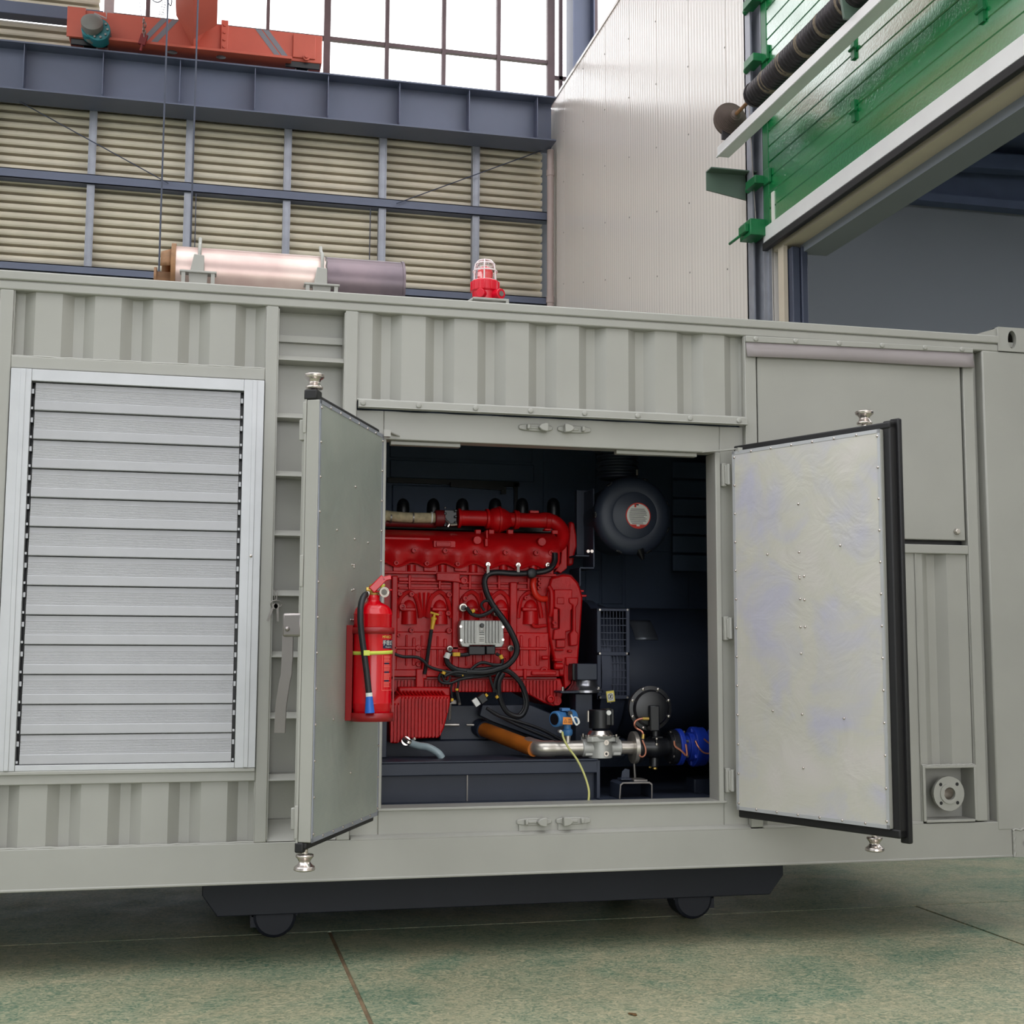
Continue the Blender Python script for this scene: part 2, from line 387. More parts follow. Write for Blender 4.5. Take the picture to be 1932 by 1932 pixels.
# back wall --------------------------------------------------------
YB, XW = 13.8, 5.2
wb = struct('wall_back', MB().box(-14, 5.3, YB+.18, YB+.3, 0, 10.02), wallgrey)
STUDS = [-4.6, -3.17, -1.743, -.373, 1.067, 2.508, 3.964, 5.06]
PITCH_C = .128
def corr(x0, x1, z0, z1):
    prof = []; z = z1
    while z-PITCH_C > z0-.001:
        prof += [(YB+.022, z), (YB+.005, z-.016), (YB, z-.038), (YB+.005, z-.062), (YB+.020, z-.084), (YB+.14, z-.088), (YB+.14, z-.126)]
        z -= PITCH_C
    return MB().strip(prof, x0, x1, 'x')
for z0, z1 in ((5.2, 6.78), (6.80, 8.10), (8.16, 9.32)):
    for a, b_ in zip(STUDS[:-1], STUDS[1:]):
        obj('corrugated_sheet', corr(a, b_, z0, z1), sheetm, wb, smooth=20)
for a, b_ in zip(STUDS[:2], STUDS[1:3]):
    obj('corrugated_sheet', corr(a, b_, 9.4, 10.46), sheetm, wb, smooth=20)
    obj('corrugated_sheet', corr(a, b_, 10.62, 12.6), sheetm, wb, smooth=20)
for x in STUDS[:-1]:
    sm = MB().box(x-.05, x+.05, YB-.16, YB-.15, 5.2, 9.3)
    sm.box(x-.06, x-.052, YB-.16, YB-.02, 5.2, 9.3).box(x+.03, x+.036, YB-.172, YB-.15, 5.2, 9.3).box(x-.036, x-.03, YB-.168, YB-.15, 5.2, 9.3)
    obj('stud', sm, galv, wb)
for name, z0, z1, mt in (('girt', 8.03, 8.17, navy), ('girt', 6.68, 6.80, navy), ('girt', 9.27, 9.33, navy)):
    g = MB().box(-14, 5.12, YB-.2, YB-.19, z0, z1).box(-14, 5.12, YB-.2, YB-.01, z0, z0+.012).box(-14, 5.12, YB-.2, YB-.01, z1-.012, z1)
    obj(name, g, mt, wb)
obj('beam', MB().box(-14, -1.66, YB-.25, YB-.02, 10.45, 10.64), navy, wb, bev=.01)
for p, q in (((30, 188, 13.55), (318, 346, 13.55)), ((748, 384, 13.55), (1022, 284, 13.55)), ((370, 366, 13.6), (367, 480, 13.6)), ((699, 394, 13.6), (697, 490, 13.6))):
    obj('brace_rod', MB().cyl(A(*p), A(*q), .008, n=6), navy_dk, wb)

# windows above the runway
wn = struct('window_1')
mull = [(-1.60, .07, winframe_w), (-1.044, .03, winframe), (-.10, .03, winframe), (.723, .025, winframe), (1.623, .05, winframe), (2.551, .03, winframe), (3.448, .03, winframe), (4.33, .03, winframe), (5.19, .06, winframe)]
for x, h, mt in mull:
    obj('mullion', MB().box(x-h, x+h, YB-.06, YB+.04, 9.98, 13.4), mt, wn)
for z in (10.02, 10.70, 11.95, 13.2):
    obj('transom', MB().box(-1.6, 5.25, YB-.05, YB+.03, z-.028, z+.028), winframe, wn)
xs = [m_[0] for m_ in mull]
for a, b_ in zip(xs[:-1], xs[1:]):
    for z0, z1 in ((10.05, 10.67), (10.73, 11.92), (11.98, 13.17)):
        obj('pane', MB().box(a+.02, b_-.02, YB-.008, YB, z0, z1), pane_glass, wn)
wn2 = struct('window_2')
for x in (5.45, 6.05, 6.55):
    obj('mullion', MB().box(x-.03, x+.03, YB+.3, YB+.36, 8, 13.4), winframe, wn2)
for z in (8.1, 10.62, 13.2):
    obj('transom', MB().box(5.25, 6.6, YB+.3, YB+.35, z-.03, z+.03), winframe, wn2)
for x0, x1 in ((5.27, 5.43), (5.47, 6.03), (6.07, 6.53)):
    for z0, z1 in ((8.13, 10.59), (10.65, 13.17)):
        obj('pane', MB().box(x0, x1, YB+.32, YB+.328, z0, z1), pane_glass, wn2)
cm = MB().box(5.44, 5.46, 13.35, 13.75, 7, 13.4).box(5.78, 5.80, 13.35, 13.75, 7, 13.4).box(5.46, 5.78, 13.52, 13.56, 7, 13.4)
o = obj('steel_column', cm, navy); tag(o, 'slate grey steel column standing behind the white wall edge', 'column')
pm = MB().cyl((5.1, 13.45, 3), (5.1, 13.45, 9.12), .052, n=14)
dp = thing('downpipe', 'pinkish beige plastic downpipe in the corner below the runway beam end', 'pipe', (5.1, 13.45, 3))
obj('pipe_run', pm, pinkpipe, dp)
for z in (6.72, 8.75):
    obj('pipe_collar', MB().cyl((5.1, 13.45, z-.05), (5.1, 13.45, z+.05), .062, n=14), pinkpipe, dp)

# crane runway beam --------------------------------------------------
rb = thing('runway_beam', 'long slate blue steel crane runway beam across the back wall', 'beam', (0, 13.35, 9.15))
obj('web', MB().box(-14, 5.08, 13.34, 13.36, 9.15, 9.84), navy, rb)
obj('flange', MB().box(-14, 5.10, 13.1, 13.62, 9.135, 9.155), navy, rb)
obj('flange', MB().box(-14, 5.10, 13.1, 13.62, 9.82, 9.842), navy, rb)
obj('crane_rail', MB().box(-14, 5.1, 13.32, 13.38, 9.842, 9.885), navy_dk, rb)
st_me = MB().prism([(13.34, 9.155), (13.16, 9.155), (13.13, 9.2), (13.13, 9.82), (13.34, 9.82)], -.006, .006, 'x').mesh('stiffener', navy, 0)
for i in range(12):
    obj('stiffener', st_me, navy, rb, loc=(-6.94+1.068*i+.0, 0, 0))

# overhead crane ------------------------------------------------------
cr = thing('overhead_crane', 'orange red overhead travelling crane riding on the blue runway beam', 'crane', (-.3, 13.3, 9.885))
ec = MB().box(-2.08, 1.50, 13.12, 13.46, 9.985, 10.415)
obj('end_carriage', ec, orange_red, cr, bev=.012)
obj('bottom_flange', MB().prism([(-1.55, 9.945), (1.05, 9.945), (1.05, 9.985), (-1.60, 9.985)], 12.98, 13.5), orange_red, cr, bev=.006)
obj('end_plate', MB().box(1.07, 1.40, 13.09, 13.121, 10.03, 10.38), orange_red, cr, bev=.006)
obj('end_plate', MB().box(-2.11, -1.86, 13.09, 13.121, 9.985, 10.43), orange_red, cr, bev=.006)
hub = MB(); p = A(578, 109, 13.08); hub.cyl(p, p+Vector((0, -.03, 0)), .05, n=14).cyl(p, p+Vector((0, -.06, 0)), .025, n=12)
obj('wheel_hub', hub, orange_red, cr)
for x in (-1.8, 1.22):
    obj('wheel', MB().cyl((x, 13.27, 9.985), (x, 13.43, 9.985), .1, n=20), black, cr)
    obj('wheel_guard', MB().box(x-.25, x+.25, 13.14, 13.17, 9.90, 9.985), black, cr)
def stripe(x, lean):
    d = .16*lean
    return MB().prism([(x-.045-d, 10.0), (x+.045-d, 10.0), (x+.045+d, 10.41), (x-.045+d, 10.41)], 13.1165, 13.12)
for x, l in ((-.93, 1), (-.78, 1), (.72, -1), (.83, -1)):
    obj('stripe', stripe(x, l), wallgrey, cr)
# bridge girder running overhead towards the camera
gx0, gx1 = -.60, -.03
gm = MB().prism([(gx0, 10.28), (gx1-.32, 9.96), (gx1, 10.2), (gx1, 11.3), (gx0, 11.3)], 2.0, 12.7)
gm.add([(gx0, 12.7, 10.28), (gx1-.32, 12.7, 9.96), (gx1, 12.7, 10.2), (gx1, 12.7, 11.3), (gx0, 12.7, 11.3),
        (gx0+.1, 13.12, 10.40), (gx1-.32, 13.12, 10.0), (gx1-.1, 13.12, 10.38), (gx1-.1, 13.12, 10.5), (gx0+.1, 13.12, 10.5)],
       [(i, (i+1) % 5, (i+1) % 5+5, i+5) for i in range(5)])
obj('bridge_girder', gm, orange_red, cr, smooth=0)
obj('joint_plate', MB().box(.03, .13, 13.07, 13.121, 10.0, 10.47), orange_red, cr, bev=.005)
bt = MB().lathe((0, 0, 0), (0, -1, 0), [(0, .022), (.02, .022), (.02, 0)], 8, caps=False).mesh('bolt', orange_red)
for z in (10.06, 10.17, 10.28, 10.39):
    obj('bolt', bt, orange_red, cr, loc=(.08, 13.07, z))
for px_, py_ in ((325, 98.5), (417, 108)):
    q = A(px_, py_, 12.975); obj('flange_hole', MB().ball(q, .07, 14, 1.0, .1, .45), black, cr)
# travel drive
gb = MB(); c0 = A(186, 62, 13.0)
gb.cyl(c0+Vector((0, .12, 0)), c0+Vector((0, -.12, 0)), .17, n=20).cyl(c0+Vector((-.1, .1, .0)), c0+Vector((-.1, -.1, 0)), .13, n=18)
gbo = obj('gearbox', gb, teal, cr, bev=.01)
c1 = A(174, 42, 12.85)
mo = MB().lathe(c1+Vector((0, .25, -.12)), (0, -.95, .33), [(0, .11), (.05, .13), (.22, .13), (.24, .15), (.32, .15), (.34, .12), (.36, .05), (.36, .0)], 20)
moo = obj('drive_motor', mo, gear_gr, cr)
for i in range(10):
    a = 2*PI*i/10; q = Vector((math.cos(a), 0, math.sin(a)))
    obj('bolt', MB().cyl(c0+Vector((0, -.118, 0))+q*.13, c0+Vector((0, -.15, 0))+q*.13, .016, n=6), steel_dk, cr)
# chain hanging on the carriage
chn = MB(); pts = [(271, 40), (273, 47), (271, 54), (272, 61), (273, 67)]
for i, (a, b_) in enumerate(pts):
    c_ = A(a, b_, 12.93); k = .03
    chn.tube([c_+Vector((math.cos(t)*k*(.6 if i % 2 else .25), math.cos(t)*.01*(1 if i % 2 else 3), math.sin(t)*k*1.5)) for t in [2*PI*j/8 for j in range(9)]], .008, 5, 1)
chain = thing('chain_hook', 'short dark chain with a flat hook block hanging on the orange crane carriage', 'chain', A(272, 40, 12.93))
obj('chain_links', chn, steel_dk, chain)
hk = MB(); q = A(270, 75, 12.93); hk.obox(q, (.1, .05, .16), Matrix.Rotation(.25, 3, 'Y')).obox(q+Vector((-.02, 0, -.11)), (.03, .03, .12), Matrix.Rotation(.2, 3, 'Y'))
obj('hook_block', hk, red_dull, chain, bev=.006)
# hoist ropes and curled festoon cable
for i, (a, b_, lab) in enumerate((((319, -40), (299.5, 500), 'thin dark steel rope hanging down behind the rusty cap of the muffler'),
                                  ((376, -40), (357, 500), 'thin dark steel rope hanging beside the crane girder, right of another rope'))):
    p0, p1 = A(*a, 9.0), A(*b_, 9.0); xm = (p0.x+p1.x)/2
    o = obj('hoist_rope', MB().cyl((xm, 9.0, p1.z-2.6 if i else p1.z-2.6), (xm, 9.0, 9.98), .011, n=6), navy_dk)
    tag(o, lab, 'rope', 'hoist ropes')
cb = MB().tube([A(a, b_, 12.8) for a, b_ in ((284, -8), (290, 2), (300, 4), (310, -4), (314, -8))], .008, 5)
cb.tube([A(a, b_, 12.8) for a, b_ in ((313, -6), (318, 6), (322, 11), (324, 2), (321, -8))], .008, 5)
hl = []
for i in range(40):
    t = i/40; c_ = A(311-7*t, 2+28*t, 12.8); a = t*2*PI*6; hl.append(c_+Vector((.035*math.cos(a), .035*math.sin(a), 0)))
cb.tube(hl, .004, 4, 1)
o = obj('festoon_cable', cb, navy_dk); tag(o, 'thin curled festoon cable looping in front of the window panes', 'cable')
pw = MB().cyl(A(262, -5, 13.0), A(267, 31, 13.0), .004, n=5)
o = obj('signal_wire', pw, navy_dk); tag(o, 'hair thin wire running up from the chain to the window', 'wire')
hp = MB(); q = [A(a, b_, 13.02) for a, b_ in ((178, 25), (201, 35), (201, 24))]
hp.tube(q, .012, 6, 1); o = obj('rail_bracket', hp, winframe_w, cr)

# white partition wall -------------------------------------------------
GATE0, GATE1, GZ = -1.2, 5.60, 5.2
wr = struct('wall_right', MB().box(XW+.03, XW+.25, 5.62, YB, 0, 10.0), whitewall)
seams = [AX(p, 595, XW).y for p in (1423, 1376, 1304.5, 1242.4, 1190, 1143.5, 1101.8)]
seams[0] = 5.62
while seams[-1] < 13.0: seams.append(seams[-1]+(seams[-1]-seams[-2]))
seams = [s_ for s_ in seams if s_ < YB-.2]+[YB]
for a, b_ in zip(seams[:-1], seams[1:]):
    prof = []; n = 12
    for i in range(n):
        y0 = a+.006+(b_-a-.012)*i/n; y1 = a+.006+(b_-a-.012)*(i+1)/n; d = (y1-y0)
        prof += [(XW+.003, y0), (XW, y0+d*.18), (XW, y0+d*.62), (XW+.003, y0+d*.8)]
    prof = [(XW+.02, a+.002)]+prof+[(XW+.003, b_-.006), (XW+.02, b_-.002)]
    obj('wall_panel', MB().strip(prof, 0, 10.0, 'z'), whitewall, wr, smooth=50)
obj('cap_flashing', MB().box(XW-.012, XW+.27, 5.62, YB, 9.98, 10.03), whitewall, wr, bev=.004)
scw = MB()
for j, (a, b_) in enumerate(zip(seams[:-1], seams[1:])):
    for z in [4.2+.8*i+.27*(j % 3) for i in range(8)]:
        for y in (a+.03, ):
            scw.lathe((XW+.004, y, z), (-1, 0, 0), [(0, .012), (.005, .012), (.01, .006), (.01, 0)], 6, caps=False)
tag(obj('wall_screw', scw, steel_dk, wr), kind='stuff')

# gate opening ---------------------------------------------------------
wg = struct('trim_1', MB().box(XW+.02, XW+.42, GATE0-6, 5.60, 5.13, 5.30), trim_be)
obj('lintel_underside', MB().box(XW+.18, XW+.45, GATE0-6, 5.36, 5.05, 5.13), wallgrey, wg)  # grey block along the underside of the beige lintel
wj = struct('trim_2', MB().box(XW+.02, XW+.06, 5.38, 5.50, 0, 5.13), trim_be)
obj('jamb_post', MB().box(XW+.07, XW+.15, 5.30, 5.44, 0, 5.1).box(XW+.155, XW+.22, 5.28, 5.44, 0, 5.1), navy_dk, wj, bev=.01)
obj('jamb_strip', MB().box(XW+.05, XW+.17, 5.50, 5.52, 0, 5.13), black, wj)
# vertical track
tr = MB().box(XW-.02, XW+.01, 5.62, 5.98, 0, 10).box(XW-.10, XW-.02, 5.92, 5.95, 0, 10).box(XW-.10, XW-.085, 5.80, 5.95, 0, 10).box(XW-.06, XW-.02, 5.64, 5.655, 0, 10)
d1 = struct('door_1')
obj('track', tr, galv, d1)
DX = XW-.06                                                   # inside face of the green door leaf
z = GZ+.16; k = 0
while z < 10.2:
    prof = []
    n = 4
    for i in range(n):
        z0 = z+.61/n*i; z1 = z0+.61/n
        prof += [(DX+.008, z0+.003), (DX, z0+.01), (DX, z1-.01), (DX+.008, z1-.003)]
    prof = [(DX+.03, z+.002)]+[(x, zz) for x, zz in prof]+[(DX+.03, z+.608)]
    mb = MB().strip([(x, zz) for x, zz in prof], GATE0-.4, 5.60, 'y')
    obj('door_panel', mb, green, d1, smooth=30)
    z += .61; k += 1
obj('door_core', MB().box(DX+.028, DX+.045, GATE0-.4, 5.6, GZ+.05, 10.2), greydoor, d1)
obj('bottom_strip', MB().box(DX-.008, DX+.04, GATE0-.4, 5.63, GZ+.02, GZ+.165), whitebar, d1, bev=.004)
obj('bottom_seal', MB().box(DX-.01, DX+.04, GATE0-.4, 5.66, GZ-.055, GZ+.02), rubber, d1, bev=.01)
obj('end_stile', MB().box(DX-.006, DX+.03, 5.50, 5.62, GZ+.16, 10.2), greenb, d1, bev=.004)
rl = MB().prism([(5.46, 0), (5.80, -.10), (5.80, -.085), (5.46, .03)], DX-.10, DX-.0, 'x')
for zz in (5.83, 6.44, 7.05, 7.66):
    rr_ = MB().box(DX-.03, DX, 5.44, 5.56, zz-.07, zz+.07).box(DX-.12, DX-.01, 5.55, 5.78, zz-.05, zz+.03).cyl((DX-.04, 5.72, zz), (DX-.04, 5.9, zz), .035, n=12)
    obj('roller_bracket', rr_, greenb, d1, bev=.006)
lb = MB().box(DX-.16, DX-.0, 5.58, 5.84, GZ+.08, GZ+.24).box(DX-.20, DX-.16, 5.62, 5.78, GZ+.12, GZ+.2).cyl((DX-.2, 5.75, GZ+.11), (DX-.2, 6.0, GZ+.11), .015, n=8)
obj('bottom_bracket', lb, greenb, d1, bev=.01)
obj('lift_cable', MB().cyl((DX-.05, 5.70, GZ+.22), (DX-.05, 5.85, 6.9), .006, n=6), steel_dk, d1)
obj('marker_strip', MB().box(DX-.008, DX, 5.38, 5.44, GZ+.165, GZ+.45), paper, d1)
for px_, py_ in ((1610, 92), (1611, 210), (1852, 20)):
    q = AX(px_, py_, DX-.01)
    obj('hinge', MB().box(DX-.02, DX, q.y-.03, q.y+.03, q.z-.09, q.z+.09).cyl((DX-.02, q.y-.05, q.z), (DX-.02, q.y+.05, q.z), .014, n=8), greenb, d1)
# spring shaft carried on a white bar in front of the door
BX = 4.72
sa = thing('door_spring_shaft', 'dark coiled spring shaft on a white bar in front of the green door', 'door spring', AX(1365, 275, BX))
q0 = AX(1364, 283, BX); q1 = AX(1700, 0, BX); zb = (q0.z+q1.z)/2; y_in = q0.y
obj('support_bar', MB().box(BX-.06, BX+.06, -2.2, y_in, zb-.0, zb+.095).box(BX-.068, BX-.05, -2.2, y_in+.02, zb-.006, zb+.012), whitebar, sa, bev=.006)
dc = AX(1384, 220, BX)
SZ = dc.z
drp = []
for i in range(11):
    r_ = .155-.0095*i; drp += [(.012*i, r_), (.012*i+.006, r_), (.012*i+.007, r_-.016), (.012*i+.011, r_-.016)]
obj('cable_drum', MB().lathe((BX, dc.y+.07, SZ), (0, -1, 0), [(-.03, .10), (-.03, .165), (0, .165)]+drp+[(.14, .03), (.14, 0)], 26), drum_steel, sa)
obj('shaft', MB().cyl((BX, dc.y+.05, SZ), (BX, -2.2, SZ), .018, n=10), rust, sa)
sp = []
ys0 = AX(1425, 185, BX).y
i = 0; y = ys0
prof = [(0, .02), (0, .09)]
while i < 66:
    prof += [(.05*i+.003, .098), (.05*i+.012, .110), (.05*i+.038, .110), (.05*i+.047, .098)]; i += 1
prof += [(.05*66, .09), (.05*66, .02)]
obj('torsion_spring', MB().lathe((BX, ys0, SZ), (0, -1, 0), prof, 18), springm, sa)
for i in range(9):
    obj('coil_band', MB().ring((BX, ys0-.28-.36*i, SZ), (.12, -1, .06), .10, .1135, .07, 18), coil_mark, sa)
obj('spring_plug', MB().lathe((BX, ys0+.03, SZ), (0, -1, 0), [(0, .02), (0, .105), (.03, .118), (.05, .118), (.05, .02)], 18), springm, sa)
q = AX(1612, 20, BX)
obj('hanger_plate', MB().prism([(BX-.10, zb+.095), (BX+.10, zb+.095), (BX+.10, SZ+.22), (BX-.10, SZ+.22), (BX-.13, SZ)], q.y-.03, q.y+.0), greydoor, sa, bev=.005)
obj('drum_bracket', MB().box(BX-.09, BX+.09, dc.y+.06, dc.y+.09, zb+.095, SZ+.02), springm, sa, bev=.005)
obj('wall_bracket', MB().prism([(BX-.02, zb-.01), (XW-.02, zb-.01), (XW-.02, zb-.27), (BX-.02, zb-.19)], 5.98, 6.0).box(BX-.02, XW-.02, 5.86, 6.0, zb-.012, zb), greydoor, sa)

# neighbouring hall beyond the gate --------------------------------------
wf = struct('wall_far', MB().box(XW+.3, 30, YB-.1, YB, 0, 9.05), wallgrey)
obj('hall_beam', MB().box(XW+.3, 30, YB-.35, YB-.1, 8.86, 9.0).box(XW+.3, 30, YB-.2, YB-.1, 9.0, 9.95), wallblue, wf)
obj('hall_girt', MB().prism([(XW+3, 9.5), (30, 10.4), (30, 10.1), (XW+3, 9.25)], YB-.6, YB-.35), wallblue, wf)
for x in (8.2, 11.4, 14.6):
    obj('beam_stiffener', MB().box(x-.01, x+.01, YB-.3, YB-.2, 9.0, 9.9), wallblue, wf)
struct('wall_far_side', MB().box(30, 30.2, -16, YB, 0, 9.95), wallgrey)  # unseen side and front walls, added to keep this hall dark
struct('wall_front', MB().box(XW+.45, 30, -16.2, -16, 0, 9.95), wallgrey)
nc = struct('ceiling')  # unseen roof added to darken this hall, slotted for a little sky
for y0, y1 in ((-16.2, -3.0), (-.0, 5.0), (8.0, YB)):
    obj('roof_panel', MB().box(XW+.12, 30.2, y0, y1, 9.9, 9.98), wallblue, nc)
struct('wall_right_front', MB().box(XW+.03, XW+.25, -16, GATE0-.5, 0, 10.0), whitewall)

# hall roof with open skylight strips, side and front walls (outside the frame; they shape the daylight)
rf = struct('ceiling_main')
edges = [HY0]+[v for p in SKYLIGHTS for v in p]+[YB+.3]
for y0, y1 in zip(edges[0::2], edges[1::2]):
    obj('roof_panel', MB().box(HX0, HX1+.2, y0, y1, HZ, HZ+.15)  , roof_sheet, rf)
struct('wall_left', MB().box(HX0-.2, HX0, HY0, YB+.2, 0, 9.0)  , roof_sheet)
struct('wall_left_upper', MB().box(HX0-.2, HX0, HY0, YB+.2, 12.5, HZ)  , roof_sheet)
struct('wall_entrance', MB().box(HX0, -3.0, HY0-.2, HY0, 0, HZ).box(-3.0, HX1+.2, HY0-.2, HY0, 6.4, HZ)  , roof_sheet)
struct('wall_back_left', MB().box(HX0, -6.0, YB, YB+.2, 9.9, HZ).box(-6.0, 5.5, YB+.02, YB+.2, 13.4, HZ)  , roof_sheet)

# ================================================================== THE CONTAINER
ct = thing('shipping_container', 'pale grey corrugated generator container with two open doors and a louvred vent', 'container', (1, 1.2, .35))
XL, XR, YD, Z0, Z1 = -2.06, 4.0, 2.438, .35, 2.91
obj('bottom_rail', MB().box(XL, 3.83, 0, .16, Z0, .520).box(XL, 3.83, -.004, .02, Z0, Z0+.012), paint, ct, bev=.004)
obj('bottom_rail', MB().box(XL, XR, YD-.16, YD, Z0, .520), paint, ct)
obj('top_rail', MB().box(XL, 3.85, 0, .13, 2.828, 2.866).box(XL, 3.85, -.006, .13, 2.869, Z1).box(XL, 3.85, .004, .12, 2.86, 2.872), paint, ct, bev=.006)
obj('corner_post', MB().box(3.752, XR, -.002, .16, .478, 2.830).box(3.70, 3.752, .055, .16, .5, 2.83), paint, ct, bev=.008)
# corner fittings with oval openings
cf = MB(); rc, ov = rect_n(3.846, 4.006, 2.832, 2.955), oval(3.923, 2.893, .024, .046)
cf.plate_hole(rc, ov, -.006, .024)
cf.box(3.846, 4.006, .15, .17, 2.832, 2.955).box(3.846, 3.862, .024, .15, 2.832, 2.955).box(3.99, 4.006, .024, .15, 2.832, 2.955).box(3.846, 4.006, .024, .15, 2.832, 2.846).box(3.846, 4.006, .024, .15, 2.941, 2.955)
obj('corner_fitting', cf, paint, ct)
cf = MB(); rc, ov = rect_n(3.83, 4.006, .351, .476), oval(3.925, .415, .045, .024)
cf.plate_hole(rc, ov, -.006, .024); cf.box(3.83, 4.006, .024, .17, .351, .476)
obj('corner_fitting', cf, paint, ct)
obj('rail_gusset', MB().prism([(3.72, 2.91), (3.846, 2.91), (3.846, 2.95)], .01, .12), paint, ct)
# weld seams
wl = MB()
wl.tube([(3.838+.004*((i*7) % 3-1), -.004, .355+.012*i) for i in range(11)], .007, 6, 1).tube([(3.83+.014*i, -.004, .480+.004*((i*5) % 3-1)) for i in range(13)], .006, 6, 1)
wl.tube([(3.846, -.005, 2.832+.0125*i) for i in range(10)], .004, 5, 1)
tag(obj('weld_bead', wl, paint, ct), kind='stuff')

# frame members
fm = [('frame_post', XL, -.808, .52, 2.828, .0), ('frame_post', .238, .290, .52, 2.828, 0), ('frame_post', .584, .640, .52, 2.828, 0),
      ('frame_post', 2.482, 2.541, .525, 2.828, 0), ('frame_post', 3.644, 3.702, .525, 2.828, 0),
      ('frame_beam', -.808, .238, 2.495, 2.546, 0), ('frame_beam', -.808, .238, .775, .826, 0), ('frame_beam', 2.541, 3.644, 1.806, 1.850, 0)]
for n, x0, x1, z0, z1, y in fm:
    if x0 == XL: x0 = -.862
    obj(n, MB().box(x0, x1, y, .08, z0, z1), paint, ct, bev=.004)
obj('frame_post', MB().box(XL, -1.98, 0, .1, .52, 2.828), paint, ct)
obj('sill_strip', MB().box(-1.0, .236, -.012, .0, .815, .832), paint, ct, bev=.004)

# corrugated wall panels
def corrug(x0, x1, start, crest=.108, slope=.045, valley=.042, yc=.016, yv=.052):
    per = crest+2*slope+valley; prof = []
    k = math.floor((x0-start)/per)-1; x = start+k*per
    while x < x1+per:
        prof += [(x, yc), (x+crest, yc), (x+crest+slope, yv), (x+crest+slope+valley, yv)]; x += per
    out = []
    def at_x(q):
        for (a, ya), (b_, yb) in zip(prof[:-1], prof[1:]):
            if a <= q <= b_ and b_ > a: return ya+(yb-ya)*(q-a)/(b_-a)
    out = [(x0, at_x(x0))]+[p for p in prof if x0 < p[0] < x1]+[(x1, at_x(x1))]
    return out
def cpanel(x0, x1, z0, z1, start, **k):
    obj('corrugated_panel', MB().strip(corrug(x0, x1, start, **k), z0, z1, 'z'), paint, ct, smooth=15)
    wb_ = MB(); r2 = random.Random(int(start*100))
    for z in (z0,):
        wb_.tube([(x0+(x1-x0)*i/40, .006+.004*r2.random(), z+.003*r2.random()) for i in range(41)], .0055, 6, 1)
    for x in (x0+.002, x1-.002):
        wb_.tube([(x+.002*r2.random(), .012, z0+(z1-z0)*i/14) for i in range(15)], .0035, 5, 1)
    tag(obj('weld_bead', wb_, paint, ct), kind='stuff')
cpanel(-.808, .238, 2.546, 2.828, -.482)
cpanel(XL, -.862, .52, 2.828, -.482)
cpanel(-.808, .238, .52, .775, -.463)
cpanel(.640, 2.482, 2.43, 2.828, 1.078)
cpanel(2.541, 3.36, .524, 1.806, 2.81)
cpanel(3.36, 3.644, .79, 1.806, 2.81)

# ladder recess: back plate and rungs
lb_ = MB().box(.290, .584, .105, .115, .52, 2.828).box(.290, .294, .004, .11, .53, 2.82).box(.580, .584, .004, .11, .53, 2.82).box(.29, .584, .08, .105, 2.69, 2.72)
obj('ladder_back_plate', lb_, paint, ct)
for zc in (2.603, 2.347, 2.090, 1.830, 1.570, 1.307, 1.047, .786):
    obj('ladder_rung', MB().prism([(.004, zc-.011), (.014, zc-.014), (.10, zc-.014), (.10, zc+.014), (.034, zc+.014)], .290, .584, 'x'), paint, ct, bev=.002)
obj('ladder_kick_plate', MB().prism([(.004, .522), (.09, .605), (.105, .605), (.105, .522)], .29, .584, 'x'), paint, ct, bev=.003)

# louvred vent
lv = obj('louvre_frame', MB().box(-.804, -.722, -.012, .05, .832, 2.492).box(.150, .236, -.012, .05, .832, 2.492).box(-.722, .150, -.010, .05, 2.442, 2.492).box(-.722, .150, -.010, .05, .832, .856)
         .box(-.765, -.745, -.016, -.01, .834, 2.490).box(.186, .206, -.016, -.01, .834, 2.490), aluminium, ct, bev=.002)
obj('louvre_void', MB().box(-.722, .150, .060, .066, .84, 2.48), black, ct)
LP = .12177
sp_ = [(.030, .1185), (.006, .118), (.004, .100)]
for i in range(10):
    z = .098-.0056*i; sp_ += [(.0035-.0006*i, z), (.0020-.0006*i, z-.0026), (.0030-.0006*i, z-.005)]
sp_ += [(-.004, .040), (-.006, .038), (-.007, .003), (-.003, .0), (.02, .0)]
sl_me = MB().strip(sp_, -.706, .1355, 'x').mesh('louvre_slat', slat_alu, 12)
for i in range(13):
    obj('louvre_slat', sl_me, slat_alu, ct, loc=(0, 0, .8575+LP*i))
gl = MB()
for i in range(13):
    for x in (-.7165, .1425):
        gl.box(x-.004, x+.004, .0, .02, .862+LP*i, .872+LP*i).box(x-.0045, x+.0045, .01, .03, .93+LP*i, .95+LP*i)
obj('louvre_linkage', gl, aluminium, ct)
kn = MB().lathe((.196, -.015, 1.725), (0, -1, 0), [(0, .006), (.005, .006), (.008, 0)], 10, caps=False)
obj('screw_head', kn, chrome, ct)

# door opening
OX0, OX1, OZ0, OZ1 = .765, 2.362, .645, 2.262
fr_ = MB().box(.640, OX0, .03, .12, .527, 2.39).box(OX1, 2.482, .03, .12, .527, 2.39).box(OX0, OX1, .03, .12, OZ1, 2.39).box(OX0, OX1, .03, .12, .527, OZ0)
fr_.box(OX0-.006, OX0+.012, .02, .14, OZ0, OZ1).box(OX1-.028, OX1-.002, .018, .14, OZ0-.002, OZ1)
obj('door_frame', fr_, paint, ct, bev=.004)
obj('door_sill', MB().box(OX0-.01, OX1+.01, .016, .16, OZ0-.010, OZ0+.002), paint, ct, bev=.003)
obj('rail_ledge', MB().prism([(.0, .519), (.0, .523), (.026, .536), (.032, .536), (.032, .519)], .644, 2.480, 'x'), paint, ct)
obj('rail_ledge', MB().prism([(.0, .519), (.0, .523), (.020, .534), (.030, .534), (.030, .519)], 2.545, 3.358, 'x'), paint, ct)
